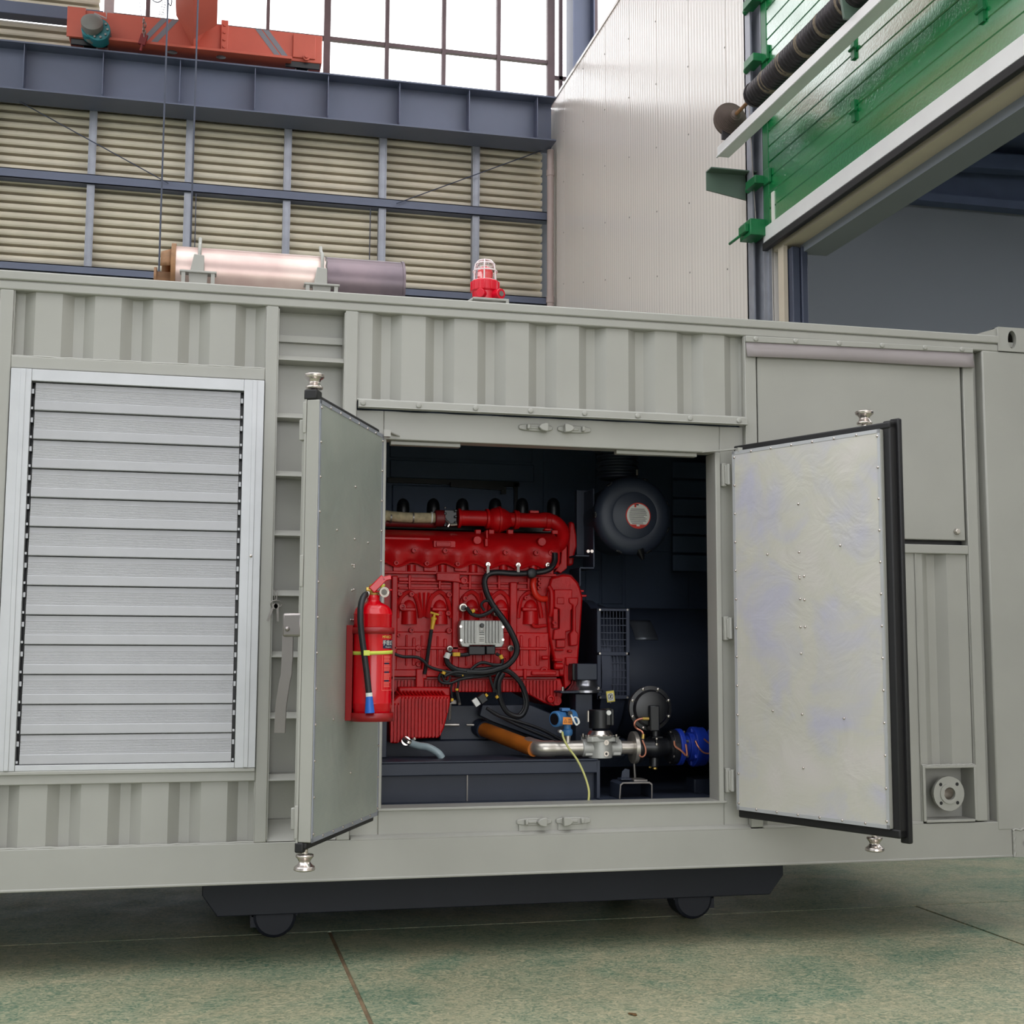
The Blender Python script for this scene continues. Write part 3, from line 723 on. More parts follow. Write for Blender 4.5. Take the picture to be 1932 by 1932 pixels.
obj('rain_gutter', MB().box(.645, 2.484, -.022, .01, 2.392, 2.428).box(.645, 2.484, -.030, -.022, 2.392, 2.398), paint, ct, bev=.004)
bolt_me = MB().lathe((0, 0, 0), (0, -1, 0), [(0, .0125), (.004, .0125), (.008, .009), (.0095, 0)], 14, caps=False).mesh('bolt', paint)
for px_, py_ in ((685, 763), (790, 767), (897, 771), (1001, 776), (1103, 781), (1203, 786), (1302, 791), (1394, 795)):
    q = A(px_, py_, -.022); obj('bolt', bolt_me, paint, ct, loc=(q.x, -.022, 2.411))
# lock keepers on head and sill
def keeper(xc, zc, flip, y=.03):
    s_ = -1 if flip else 1
    b = MB()
    o = [(.082*math.cos(a)+(.0 if abs(math.cos(a)) < .1 else 0), .015*math.sin(a)) for a in [2*PI*i/20 for i in range(20)]]
    o = [(math.copysign(min(abs(c)*1.15, .08), c), z) for c, z in o]
    b.prism([(xc+c, zc+z*1.15) for c, z in o], y-.012, y)
    cup = [(xc+s_*(.018+c), zc+z) for c, z in ((-.012, 0), (.0, .013), (.016, .018), (.03, .018), (.03, -.018), (.016, -.018), (.0, -.013))]
    b.prism([(xc+(p-xc)*1.1, zc+(q_-zc)*1.1) for p, q_ in cup], y-.042, y-.012)
    b.box(xc-s_*.038-.007, xc-s_*.038+.007, y-.034, y-.01, zc-.011, zc+.012).box(xc-.03, xc+.02, y-.016, y-.007, zc-.008, zc+.006)
    return b
for px_, py_, fl_, zz in ((1011, 807, 0, 2.343), (1084, 810, 1, 2.343), (1008, 1552, 0, .574), (1082, 1551, 1, .574)):
    x = A(px_, py_, .02).x
    obj('lock_keeper', keeper(x, zz, fl_), paint, ct, bev=.004)
obj('keeper_pad', MB().box(1.39, 1.52, .022, .03, .535, .566).box(1.57, 1.70, .022, .03, .535, .566), paint, ct)
# hinges on the right jamb
for zz in (2.155, 1.435, .74):
    obj('hinge', MB().box(2.362, 2.384, .0, .03, zz-.055, zz+.055).cyl((2.388, -.012, zz-.05), (2.388, -.012, zz+.05), .011, n=10).box(2.372, 2.392, -.012, .01, zz-.045, zz+.045), paint, ct, bev=.003)
# stay rails and arms
obj('stay_rail', MB().box(.80, 1.12, .06, .10, 2.244, 2.262), paint, ct, bev=.003)
obj('stay_rail', MB().box(1.86, 2.26, .06, .10, 2.244, 2.262), paint, ct, bev=.003)
sa1 = MB().bar(A(730, 814, -.02), A(770, 832, .09), .022, .005).obox(A(730, 818, -.02), (.03, .03, .03), Matrix()).cyl(A(770, 836, .09), A(770, 826, .09), .012, n=10)
obj('stay_arm', sa1, paint, ct)
sa2 = MB().bar(A(1392, 847, -.06), A(1292, 856, .09), .018, .006).obox(A(1398, 850, -.07), (.045, .04, .022), Matrix()).cyl(A(1292, 860, .09), A(1292, 850, .09), .011, n=10)
obj('stay_arm', sa2, paint, ct)

# upper right hatch under a rubber flap
obj('hatch_panel', MB().box(2.549, 3.634, .008, .05, 1.874, 2.80), paint, ct, bev=.004)
obj('hatch_gap', MB().box(2.541, 3.644, .06, .065, 1.845, 2.80), black, ct)
obj('hatch_latch', MB().lathe(A(1805, 1003, .006), (0, -1, 0), [(0, .017), (.006, .017), (.016, .013), (.016, 0)], 6, caps=False), steel, ct, bev=.002)
obj('flap_strip', MB().add([(2.484, y, z+(.0 if z > 2.8 else 0)) for y in (-.014, 0) for z in (2.796, 2.826)]+[(3.697, y, z) for y in (-.014, 0) for z in (2.811, 2.835)],
    [(0, 1, 5, 4), (2, 6, 7, 3), (0, 2, 3, 1), (4, 5, 7, 6), (1, 3, 7, 5), (0, 4, 6, 2)]), paint, ct, bev=.003)
fp = MB(); n = 24
vs = []
for i in range(n+1):
    t = i/n; x = 2.488+1.21*t; dz = .014*t
    vs += [(x, -.008, 2.80+dz), (x, -.010-.001*math.sin(9*t), 2.765+dz), (x, -.018-.003*math.sin(7*t+1), 2.724+dz+.003*math.sin(5*t))]
fp.add(vs, [(3*i+j, 3*i+j+1, 3*i+j+4, 3*i+j+3) for i in range(n) for j in range(2)])
o = obj('rubber_flap', fp, flapm, ct, smooth=8); sm_ = o.modifiers.new('thickness', 'SOLIDIFY'); sm_.thickness = .004
o['label'] = 'pale mauve grey rubber flap above the hatch'
for px_, py_ in ((1426, 643), (1501, 646), (1583, 650), (1664, 654), (1745, 658), (1815, 662)):
    q = A(px_, py_, -.014); obj('bolt', bolt_me, paint, ct, loc=(q.x, -.013, 2.811+.014*(q.x-2.484)/1.21))

# pipe recess with flanged stub
bx = MB().box(3.36, 3.374, -.004, .11, .53, .79).box(3.632, 3.646, -.004, .11, .53, .79).box(3.374, 3.632, -.004, .11, .778, .79).box(3.374, 3.632, -.004, .11, .524, .536).box(3.36, 3.646, .11, .118, .53, .79)
obj('pipe_recess', bx, paint, ct, bev=.002)
fx, fz = A(1789, 1497, .02).x, A(1789, 1497, .02).z
fg = MB().ring((fx, .012, fz), (0, 1, 0), .040, .082, .018, 32).ring((fx, .006, fz), (0, 1, 0), .030, .048, .02, 28).ring((fx, .03, fz), (0, 1, 0), .034, .045, .08, 24)
fgo = obj('pipe_flange', fg, paint, ct, bev=.001)
obj('pipe_bore', MB().lathe((fx, .008, fz), (0, 1, 0), [(0, .0335), (.095, .0335), (.095, 0)], 24, caps=False), steel, ct)
for a in (45, 135, 225, 315):
    obj('bolt_hole', MB().cyl((fx+.062*math.cos(R(a)), .011, fz+.062*math.sin(R(a))), (fx+.062*math.cos(R(a)), .02, fz+.062*math.sin(R(a))), .0085, n=10), black, ct)

# shell behind the skin and dark lined room
sk = MB().box(XL, XR, .02, YD, 2.86, 2.885).box(XL, XR, YD-.03, YD, .4, 2.88).box(XL, XL+.03, .02, YD, .4, 2.88).box(XR-.03, XR, .16, YD, .4, 2.88).box(XL, XR, .16, YD-.16, .40, .46)
obj('shell', sk, paint, ct)
lin_ = MB().plate_hole(rect_n(-.9, 3.7, .47, 2.85), rect_n(OX0-.01, OX1+.01, OZ0-.005, OZ1+.005), .125, .135)
obj('inner_lining', lin_, room_paint, ct)
obj('room_ceiling', MB().box(.1, 3.7, .13, 2.38, 2.78, 2.80), room_paint, ct)
obj('room_floor', MB().box(.1, 3.7, .16, 2.38, .58, .60), dark, ct)
obj('room_side_wall', MB().box(.1, .12, .13, 2.38, .6, 2.78), room_paint, ct)
obj('room_side_wall', MB().box(3.62, 3.64, .13, 2.38, .6, 2.78), room_paint, ct)
YI = 2.34
obj('room_back_wall', MB().box(.1, 3.64, YI, YI+.03, .6, 2.78), room_paint, ct)
pn = [((736, 800, 1005, 868)), ((736, 872, 1008, 905)), ((1025, 800, 1125, 1010)), ((1135, 1040, 1175, 1140)), ((1180, 1040, 1300, 1160)), ((1105, 1075, 1132, 1140))]
for x0, y0, x1, y1 in pn:
    obj('wall_panel', MB().bpx(x0, y0, x1, y1, YI-.012, .012), room_paint, ct, bev=.006)
obj('far_door_panel', MB().bpx(740, 918, 970, 1010, YI-.02, .02), room_paint, ct, bev=.006)
obj('far_door_frame', MB().bpx(732, 905, 980, 914, YI-.03, .03).bpx(970, 912, 977, 1010, YI-.03, .03), black, ct)
obj('far_stay_arm', MB().bar(A(850, 914, YI-.06), A(950, 921, YI-.06), .02, .03).bar(A(950, 918, YI-.06), A(950, 932, YI-.05), .02, .03, (1, 0, 0)), black, ct)
for i in range(6):
    obj('wall_plank', MB().bpx(1270, 872+i*35, 1352, 903+i*35, 2.0, .02), room_paint, ct, bev=.006)

# ------------------------------------------------------------------ doors
def door(hx, hy, fx_, fy_, s, z0, z1, liner, label):
    d = Vector((fx_-hx, fy_-hy, 0)); W = d.length; ang = math.atan2(d.y, d.x)
    sk_ = MB().box(-.01, W+.0, *sorted((-s*.060, -s*.052)), z0-.03, z1+.03)
    dr = obj('door', sk_, paint, ct, loc=(hx, hy, 0), rot=(0, 0, ang))
    dr['label'] = label
    def B(m_, u0, u1, v0, v1, za, zb_): return m_.box(u0, u1, *sorted((s*v0, s*v1)), za, zb_)
    bxm = MB(); B(bxm, 0, W, -.052, -.001, z0, z1)
    obj('door_leaf', bxm, paint, dr, bev=.004, inherit=True)
    lm = MB(); B(lm, .012, W-.012, -.001, .0015, z0+.012, z1-.012)
    obj('liner_sheet', lm, liner, dr, inherit=True)
    rm = MB(); B(rm, 0, W, .0, .003, z1-.016, z1); B(rm, 0, W, 0, .003, z0, z0+.016); B(rm, 0, .016, 0, .003, z0, z1); B(rm, W-.014, W, 0, .003, z0, z1)
    obj('liner_edge', rm, galv if s > 0 else aluminium, dr, inherit=True)
    rv = MB(); q = []
    nz, nu = 13, 7
    for i in range(nz): q += [(.014, z0+.03+(z1-z0-.06)*i/(nz-1)), (W-.012, z0+.03+(z1-z0-.06)*i/(nz-1))]
    for i in range(1, nu): q += [(W*i/nu, z1-.012), (W*i/nu, z0+.012)]
    q += [(W*.47, z0+(z1-z0)*t) for t in (.83, .70, .635, .63, .575, .50, .43, .27, .13)]+[(W*.50, z0+(z1-z0)*t) for t in (.635, .572, .50)]
    q += [(W*.25, z0+(z1-z0)*.70), (W*.74, z0+(z1-z0)*.71), (W*.27, z0+(z1-z0)*.275), (W*.74, z0+(z1-z0)*.265)]
    for u, z in q: rv.lathe((u, s*.002, z), (0, s, 0), [(0, .006), (.003, .0055), (.005, .003), (.0055, 0)], 8, caps=False)
    tag(obj('rivet', rv, chrome, dr, inherit=True), kind='stuff')
    return dr, W, ang, B
dl, WL_, AL, BL = door(.752, -.05, .410, -.812, 1, .628, 2.268, liner_l, 'left container door, liner toned down for its grazing view, opened out')
dR, WR, AR, BR = door(2.392, -.05, 2.740, -.797, -1, .614, 2.258, liner_r, 'right container door, silver lined, opened out')
g = MB(); BL(g, -.005, WL_-.004, -.066, -.018, 2.268, 2.294); BL(g, WL_-.06, WL_+.002, -.064, -.012, 2.268, 2.308)
obj('door_seal', g, rubber, dl, bev=.006, inherit=True)
g = MB(); BL(g, -.005, WL_-.004, -.066, -.018, .602, .628); BL(g, WL_-.05, WL_+.002, -.064, -.03, .590, .628)
obj('door_seal', g, rubber, dl, bev=.006, inherit=True)
g = MB(); BR(g, -.005, WR+.036, -.066, -.014, 2.258, 2.286); BR(g, -.005, WR+.036, -.066, -.014, .578, .614); BR(g, WR, WR+.036, -.066, -.018, .578, 2.292); BR(g, WR+.004, WR+.05, -.085, -.06, .555, 2.305)
obj('door_seal', g, rubber, dR, bev=.006, inherit=True)
# lock rods, cam ends and hinges
def cam_end(u, v, z, up_):
    b = MB(); k = 1 if up_ else -1
    b.lathe((u, v, z), (0, 0, k), [(0, .012), (.018, .012), (.018, .032), (.026, .034), (.034, .026), (.044, .021), (.054, .026), (.062, .038), (.074, .040), (.078, .030), (.074, 0)], 14, caps=False)
    return b
for dr, W, s, za, zb_, u, vc in ((dl, WL_, 1, .60, 2.296, WL_-.035, -.036), (dR, WR, -1, .58, 2.286, WR-.14, .085)):
    v = -s*.085
    obj('lock_rod', MB().cyl((u, v*.85, za+.03), (u, v*.85, zb_-.03), .0075, n=10), paint, dr, inherit=True)
    obj('cam_end', cam_end(u, vc, zb_-.0, 1), chrome, dr, inherit=True, bev=.002)
    obj('cam_end', cam_end(u, vc, za+.0, 0), chrome, dr, inherit=True, bev=.002)
    for z in (za+.11, zb_-.14):
        obj('rod_bracket', MB().box(u-.016, u+.016, *sorted((-s*.06, -s*.088)), z-.04, z+.04), paint, dr, inherit=True, bev=.004)
# lock handle on the outside of the left door
u0, v0 = WL_-.035, -.085
hub = MB().box(u0-.03, u0+.012, -.14, -.062, 1.375, 1.465).cyl((u0-.04, -.118, 1.405), (u0+.024, -.118, 1.405), .010, n=10)
obj('handle_hub', hub, handle_st, dl, bev=.012, inherit=True)
hp_ = [(-.120, 1.39), (-.120, 1.30), (-.122, 1.235), (-.127, 1.215), (-.138, 1.14), (-.141, 1.11), (-.143, 1.02)]
hv = MB()
for (va, za), (vb, zb_) in zip(hp_[:-1], hp_[1:]):
    hv.add([(u0+du, v_+dv, z_) for v_, z_ in ((va, za), (vb, zb_)) for du in (-.004, .004) for dv in (-.021, .021)],
           [(0, 1, 3, 2), (4, 6, 7, 5), (0, 4, 5, 1), (2, 3, 7, 6), (0, 2, 6, 4), (1, 5, 7, 3)])
obj('lock_handle', hv, handle_st, dl, inherit=True, smooth=25)
for z in (2.20, 1.62, .70):
    obj('edge_latch', MB().box(WL_-.012, WL_+.003, -.066, -.052, z-.06, z+.06), paint, dl, inherit=True, bev=.003)

# ------------------------------------------------------------------ transport dolly under the container
dy = thing('transport_dolly', 'black steel dolly on wheels carrying the container from below', 'dolly', (1.45, 1.2, 0))
obj('deck_beam', MB().prism([(.036, .348), (.036, .215), (.106, .118), (2.81, .118), (2.885, .21), (2.885, .348)], .54, .66), dolly_paint, dy, bev=.004)
obj('deck_beam', MB().prism([(.036, .348), (.036, .215), (.106, .118), (2.81, .118), (2.885, .21), (2.885, .348)], 1.8, 1.92), dolly_paint, dy, bev=.004)
obj('deck_plate', MB().box(.1, 2.82, .66, 1.8, .318, .348), dolly_paint, dy)
for x in (.367, 2.43):
    for y0, y1 in ((.60, .74), (1.76, 1.88)):
        wo = obj('wheel', MB().lathe((x, y0, .1), (0, 1, 0), [(0, .03), (0, .085), (.012, .1), (y1-y0-.012, .1), (y1-y0, .085), (y1-y0, .03)], 24), dolly_paint, dy, bev=.003)
        obj('wheel_fork', MB().box(x-.105, x+.105, y0+.01, y1+.03, .098, .125).box(x+(-.11 if x < 1 else .07), x+(-.07 if x < 1 else .11), y0+.01, y1, .05, .125), dolly_paint, dy)

# ------------------------------------------------------------------ keys on the ladder
kx, kz = A(521, 1131, 0).x, 1.583
ky = thing('key_ring', 'wire ring with small steel keys hanging on a ladder rung beside the door', 'keys', (kx, 0, kz))
kr = MB().tube([(kx-.006, .004, kz+.0), (kx-.009, -.006, kz-.012), (kx-.002, -.010, kz-.05), (kx+.004, -.008, kz-.01), (kx+.003, .006, kz+.003)], .0022, 6)
kr.tube([(kx+.024*math.cos(a), -.012, kz-.062+.017*math.sin(a)) for a in [2*PI*i/16 for i in range(17)]], .0022, 6, 1)
obj('ring', kr, steel_dk, ky)
for dx, an in ((-.012, .35), (.005, -.06)):
    kb = MB().obox((kx+dx-.012*an*3, -.016, kz-.105), (.009, .003, .06), Matrix.Rotation(an, 3, 'Y')).lathe((kx+dx*.4, -.018, kz-.070), (0, 1, 0), [(0, .012), (.003, .012)], 14)
    obj('key', kb, steel_dk, ky)

# ------------------------------------------------------------------ on the roof: muffler and beacon
MY, MZ, MR = .70, 3.150, .124
mx0, mx1 = A(326, 500, MY).x, A(759, 525, MY).x
mu = thing('muffler', 'long pinkish steel exhaust muffler lying on grey saddles on the container roof', 'muffler', (.4, MY, MZ-MR))
mxm = A(612, 515, MY).x
obj('muffler_body', MB().lathe((mx0, MY, MZ), (1, 0, 0), [(0, MR-.02), (0, MR), (mxm-mx0, MR), (mxm-mx0, MR-.02)], 40), muff, mu)
o = obj('muffler_shell', MB().lathe((mxm, MY, MZ), (1, 0, 0), [(0, MR-.02), (0, MR-.001), (mx1-mxm-.012, MR-.001), (mx1-mxm-.012, MR+.004), (mx1-mxm, MR+.004), (mx1-mxm, MR-.02), (mx1-mxm-.01, 0)], 40), muff_dk, mu)
o['label'] = 'end section coloured darker, beyond the painted highlight'
obj('weld_bead', MB().tube([(mxm+.002*((i*7) % 3-1), MY+(MR+.001)*math.sin(2*PI*i/48), MZ+(MR+.001)*math.cos(2*PI*i/48)) for i in range(49)], .004, 5, 1), steel_dk, mu)
obj('end_ring', MB().ring((mx0-.006, MY, MZ), (1, 0, 0), MR-.03, MR+.012, .022, 36), rust, mu)
cp = MB(); vs = []
for i in range(17):
    a = -PI/2+PI*i/16
    for r_, dx in ((MR-.012, 0), (MR-.03, -.055)):
        vs.append((mx0+dx*(1 if r_ < MR-.02 else 0), MY+r_*math.sin(a), MZ+r_*math.cos(a)))
cp.add(vs, [(2*i, 2*i+1, 2*i+3, 2*i+2) for i in range(16)])
o = obj('end_cap', cp, rust, mu); sm_ = o.modifiers.new('thickness', 'SOLIDIFY'); sm_.thickness = .004
obj('end_baffle', MB().lathe((mx0+.01, MY, MZ), (-1, 0, 0), [(0, MR-.02), (.012, MR-.03), (.014, 0)], 28), orange_pipe, mu)
obj('outlet_pipe', MB().lathe((mx0+.01, MY, MZ-.06), (-1, 0, 0), [(0, .055), (.085, .055), (.085, .049), (.0, .049)], 24, caps=False).ring((mx0-.085, MY, MZ-.055), (1, 0, 0), .05, .07, .012, 24), rust, mu)
for px_, pb, lab in ((374, 517, 'grey welded saddle and clamp rod at the left end of the muffler'), (606, 541, 'grey welded saddle and clamp rod at the middle of the muffler')):
    yb = MY-MR-.022; q = A(px_, pb, yb); x, zs = q.x, q.z
    sd = thing('muffler_saddle', lab, 'bracket', (x, .6, 2.885), 'muffler saddles')
    obj('base_plate', MB().box(x-.085, x+.085, yb-.05, yb+.015, zs-.006, zs+.004), paint, sd, bev=.002)
    for s_ in (-1, 1):
        obj('saddle_leg', MB().box(x+s_*.068-.009, x+s_*.068+.009, yb-.045, yb+.01, 2.885, zs-.006), paint, sd)
    obj('saddle_web', MB().prism([(x-.030, 2.885), (x+.030, 2.885), (x+.044, zs-.006), (x-.044, zs-.006)], yb-.03, yb-.012), paint, sd)
    obj('clamp_plate', MB().prism([(x-.038, zs+.004), (x+.028, zs+.004), (x+.026, zs+.088), (x-.022, zs+.092)], yb-.02, yb-.006), paint, sd, bev=.003)
    obj('clamp_rod', MB().tube([(x+.004, yb-.002, zs+.05), (x+.004, yb-.002, zs+.11), (x+.004, yb+.02, MZ+MR*.80), (x+.004, MY-.05, MZ+MR+.012), (x+.004, MY-.02, MZ+MR+.045)], .0085, 8), paint, sd)

bx_, by_, bz_ = A(915, 545, .30).x, .30, 2.985
bc = thing('warning_beacon', 'red warning beacon under a wire guard on the container roof', 'beacon', (bx_, by_, 2.89))
obj('base_plate', MB().box(bx_-.075, bx_+.10, by_-.085, by_+.085, bz_-.006, bz_+.006).prism([(bx_-.11, 2.89), (bx_-.11, bz_-.02), (bx_-.075, bz_+.004), (bx_-.072, bz_-.006), (bx_-.1, bz_-.03), (bx_-.1, 2.89)], by_-.08, by_+.08).box(bx_+.085, bx_+.10, by_-.085, by_+.085, 2.885, bz_).box(bx_-.03, bx_+.03, by_-.03, by_+.03, 2.885, bz_), paint, bc, bev=.003)
bd = MB().lathe((bx_, by_, bz_+.006), (0, 0, 1), [(0, .060), (.045, .062), (.05, .069), (.095, .069), (.10, .064), (.106, .05), (.106, 0)], 28)
for i in range(14):
    a = 2*PI*i/14; bd.obox((bx_+.069*math.cos(a), by_+.069*math.sin(a), bz_+.078), (.006, .006, .045), Matrix.Rotation(a, 3, 'Z'))
obj('beacon_body', bd, red_bl, bc, bev=.002)
obj('cable_entry', MB().cyl((bx_+.035, by_-.03, bz_+.032), (bx_+.062, by_-.082, bz_+.03), .026, n=16), red_bl, bc, bev=.003)
obj('entry_plug', MB().cyl((bx_+.0615, by_-.081, bz_+.03), (bx_+.063, by_-.084, bz_+.03), .013, n=14), steel_dk, bc)
obj('cable_entry', MB().cyl((bx_-.02, by_-.045, bz_+.032), (bx_-.040, by_-.075, bz_+.03), .022, n=16), red_bl, bc, bev=.003)
obj('lamp', MB().lathe((bx_, by_, bz_+.106), (0, 0, 1), [(0, .036), (.045, .038), (.06, .034), (.07, .022), (.074, 0)], 10), lampred, bc)
obj('lens_dome', MB().lathe((bx_, by_, bz_+.106), (0, 0, 1), [(0, .047), (.06, .047), (.08, .041), (.095, .025), (.10, .0)], 28, caps=False), dome_glass, bc)
gd = MB()
for i in range(6):
    a = 2*PI*i/6+.25
    gd.tube([(bx_+r_*math.cos(a), by_+r_*math.sin(a), bz_+z) for z, r_ in ((.10, .058), (.15, .057), (.185, .050), (.208, .030), (.216, .0))], .0034, 6, 4)
for z, r_ in ((.105, .060), (.155, .058), (.19, .048)):
    gd.tube([(bx_+r_*math.cos(t), by_+r_*math.sin(t), bz_+z) for t in [2*PI*j/24 for j in range(25)]], .0034, 6, 1)
obj('wire_guard', gd, guardm, bc)

# ================================================================== THE GENERATOR SET INSIDE
YE = .86                                                     # front face of the engine block
en = thing('engine', 'big red gas engine with black wiring harness, left of the black alternator', 'engine', (1.3, 1.2, .95))
# --- cylinder block
bk = MB().ppx([(640, 1078), (1040, 1082), (1052, 1110), (1046, 1180), (1038, 1240), (1040, 1278), (640, 1276)], YE, .55)
bk.bpx(660, 1192, 1036, 1274, YE-.014, .03)                   # heavier crankcase band
obj('cylinder_block', bk, red, en, bev=.006)
for x0, x1, y0, y1 in ((738, 750, 1086, 1276), (853, 867, 1096, 1276), (962, 976, 1098, 1274)):
    obj('block_pillar', MB().bpx(x0, y0, x1, y1, YE-.030, .04), red, en, bev=.006)
for y0, y1, x0, x1 in ((1098, 1102, 752, 852), (1108, 1112, 752, 852), (1098, 1102, 869, 960), (1108, 1112, 869, 960), (1098, 1102, 978, 1012), (1110, 1114, 978, 1010)):
    obj('block_rib', MB().bpx(x0, y0, x1, y1, YE-.022, .03), red, en, bev=.003)
for x in (773, 830, 887, 942, 998):
    obj('block_rib', MB().bpx(x-2.5, 1085, x+2.5, 1112, YE-.026, .03), red, en, bev=.003)
arches = (771, 829, 889, 944, 1000)
for cx in arches:
    ar = MB()
    pts = [(cx-22, 1166), (cx-20, 1146), (cx-15, 1128), (cx, 1117), (cx+13, 1127), (cx+19, 1146), (cx+22, 1166)]
    ar.tpx([(a, b_, YE-.008) for a, b_ in pts], .011, 8, 4)
    obj('liner_arch', ar, red, en)
    dm = MB(); c_ = A(cx, 1150, YE+.012); k = PS(cx, 1150, YE)
    dm.ball(c_, 15*k, 16, 1, .7, 1.35)
    dm.cyl(A(cx, 1152, YE+.012), A(cx, 1178, YE+.012), 15*k, 16*k, 16)
    obj('liner_bulge', dm, red, en)
    obj('liner_step', MB().bpx(cx-14, 1146, cx+14, 1153, YE-.034, .06), red, en, bev=.005)
for x0, x1 in ((791, 797), (800, 800), (809, 803), (908, 913), (926, 920), (963, 965)):
    obj('web_rib', MB().tpx([(x0, 1118, YE-.004), (x1, 1164, YE-.004)], .007, 6), red, en)
for cx in (800, 916):
    obj('web_rib', MB().tpx([(cx-16, 1120, YE-.006), (cx-4, 1164, YE-.006)], .009, 6), red, en)
    obj('web_rib', MB().tpx([(cx+16, 1120, YE-.006), (cx+4, 1164, YE-.006)], .009, 6), red, en)
for i, x in enumerate((767, 782, 796, 812, 826, 841, 880, 896, 912, 930, 946, 985, 1000, 1016)):
    obj('crankcase_rib', MB().bpx(x-(4 if i % 2 else 2), 1198+(i*5) % 9, x+2, 1256, YE-.022, .02), red, en, bev=.004)
obj('crankcase_bar', MB().bpx(742, 1220, 1032, 1226, YE-.030, .03), red, en, bev=.004)
obj('crankcase_flange', MB().bpx(650, 1263, 1056, 1277, YE-.034, .1), red, en, bev=.005)
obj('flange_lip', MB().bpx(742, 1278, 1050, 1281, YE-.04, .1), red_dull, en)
for x0, x1, y0, y1 in ((785, 800, 1262, 1300), (796, 806, 1245, 1281), (843, 852, 1262, 1288), (988, 994, 1262, 1282), (1003, 1050, 1266, 1274)):
    obj('bracket_pad', MB().bpx(x0, y0, x1, y1, YE-.05, .05), red, en, bev=.005)
for x, y, r in ((755, 1120, 5), (777, 1121, 5), (848, 1122, 5), (878, 1129, 5), (760, 1145, 7), (831, 1157, 5), (846, 1157, 5), (777, 1189, 5), (848, 1190, 5.5), (753, 1198, 4), (790, 1223, 6), (790, 1253, 5), (952, 1243, 5), (1027, 1265, 7), (876, 1095, 7), (993, 1128, 4)):
    obj('boss', MB().boss(x, y, YE-.034, r, .05), red, en)
# sandy casting number block
obj('casting_pad', MB().bpx(752, 1090, 840, 1097, YE-.02, .03), red, en, bev=.004)

# --- head, cover and its bolts
hd = MB().bpx(640, 1064, 1045, 1084, YE-.01, .4)
obj('cylinder_head', hd, red, en, bev=.005)
obj('head_flange', MB().bpx(640, 1079, 1050, 1084, YE-.034, .05), red, en, bev=.003)
for x in (748, 806, 864, 921, 977):
    obj('head_lug', MB().bpx(x-6, 1066, x+18, 1078, YE-.03, .04), red, en, bev=.003)
    obj('port_bulge', MB().cyl(A(x+28, 1066, YE-.004), A(x+28, 1080, YE-.004), 9*PS(x, 1070, YE), n=14), red, en)
# rounded rocker cover with a scalloped lower edge
prof = [(1068, YE-.028), (1050, YE-.045), (1040, YE-.046), (1030, YE-.040), (1020, YE-.022), (1012, YE+.01), (1006, YE+.06), (1003, YE+.13), (1003, YE+.30), (1060, YE+.30)]
pz = [(Y_, A(880, py_, Y_).z) for py_, Y_ in prof]
nx = 120; x0c, x1c = A(640, 1040, YE).x, A(1050, 1040, YE).x; pitch = A(806, 1064, YE).x-A(748, 1064, YE).x; ph0 = A(748, 1064, YE).x
vs = []
for i in range(nx+1):
    x = x0c+(x1c-x0c)*i/nx; s_ = math.cos(2*PI*(x-ph0)/pitch)
    for j, (y, z) in enumerate(pz):
        dz = -.010*s_ if j == 0 else 0; dy = (.010*s_ if j in (1, 2) else (.012*s_ if j == 0 else 0))
        if x > x1c-.05: dy += .03*((x-x1c+.05)/.05)**2
        vs.append((x, y-dy+.004, z+dz))
n = len(pz)
rc_ = MB().add(vs, [(i*n+j, i*n+j+1, (i+1)*n+j+1, (i+1)*n+j) for i in range(nx) for j in range(n-1)]+[tuple(nx*n+j for j in range(n)), tuple(range(n))[::-1]])
obj('rocker_cover', rc_, red, en, smooth=50)
sc_ = []
for i in range(nx+1):
    x = x0c+(x1c-x0c)*i/nx; sc_.append((x, YE-.036, A(880, 1067, YE).z-.012*math.cos(2*PI*(x-ph0)/pitch)))
obj('cover_bead', MB().tube(sc_, .0075, 6, 1), red, en)
for x, y in ((724, 1036), (782, 1038), (841, 1039), (899, 1041), (955, 1042), (1013, 1043), (1040, 1043)):
    obj('cover_bolt', MB().boss(x, y, YE-.058, 5.2, .03), red, en)
for x, y in ((748, 1062), (806, 1063), (864, 1064)):
    obj('cover_bolt', MB().boss(x, y, YE-.05, 5, .03), red, en)
for x, y in ((921, 1065), (978, 1066), (1034, 1066)):
    o = obj('clip_bolt', MB().boss(x, y, YE-.054, 5, .03), chrome, en); o['label'] = 'bright metal clip bolt'
obj('name_pad', MB().bpx(818, 1020, 860, 1033, YE-.052, .05).bpx(823, 1022, 851, 1031, YE-.060, .01), red, en, bev=.003)
obj('cover_rail', MB().bpx(724, 1013, 812, 1019, YE-.022, .04), red, en, bev=.004)
for x, y in ((901, 1019), (1023, 1022)):
    obj('cover_cap', MB().cpx(x, y, YE-.052, 8, .05, 20), red, en, bev=.003)
obj('cover_clip', MB().bpx(915, 1016, 921, 1031, YE-.06, .05).bpx(917, 1000, 921, 1016, YE-.02, .05), red, en, bev=.003)
for x in (903, 928, 964):
    obj('pipe_stand', MB().bpx(x-6, 999, x+5, 1008, YE+.06, .04), red, en, bev=.004)
obj('cover_plate', MB().ppx([(824, 1081), (868, 1081), (868, 1093), (872, 1100), (862, 1098), (824, 1095)], YE-.052, .03), red, en, bev=.004)

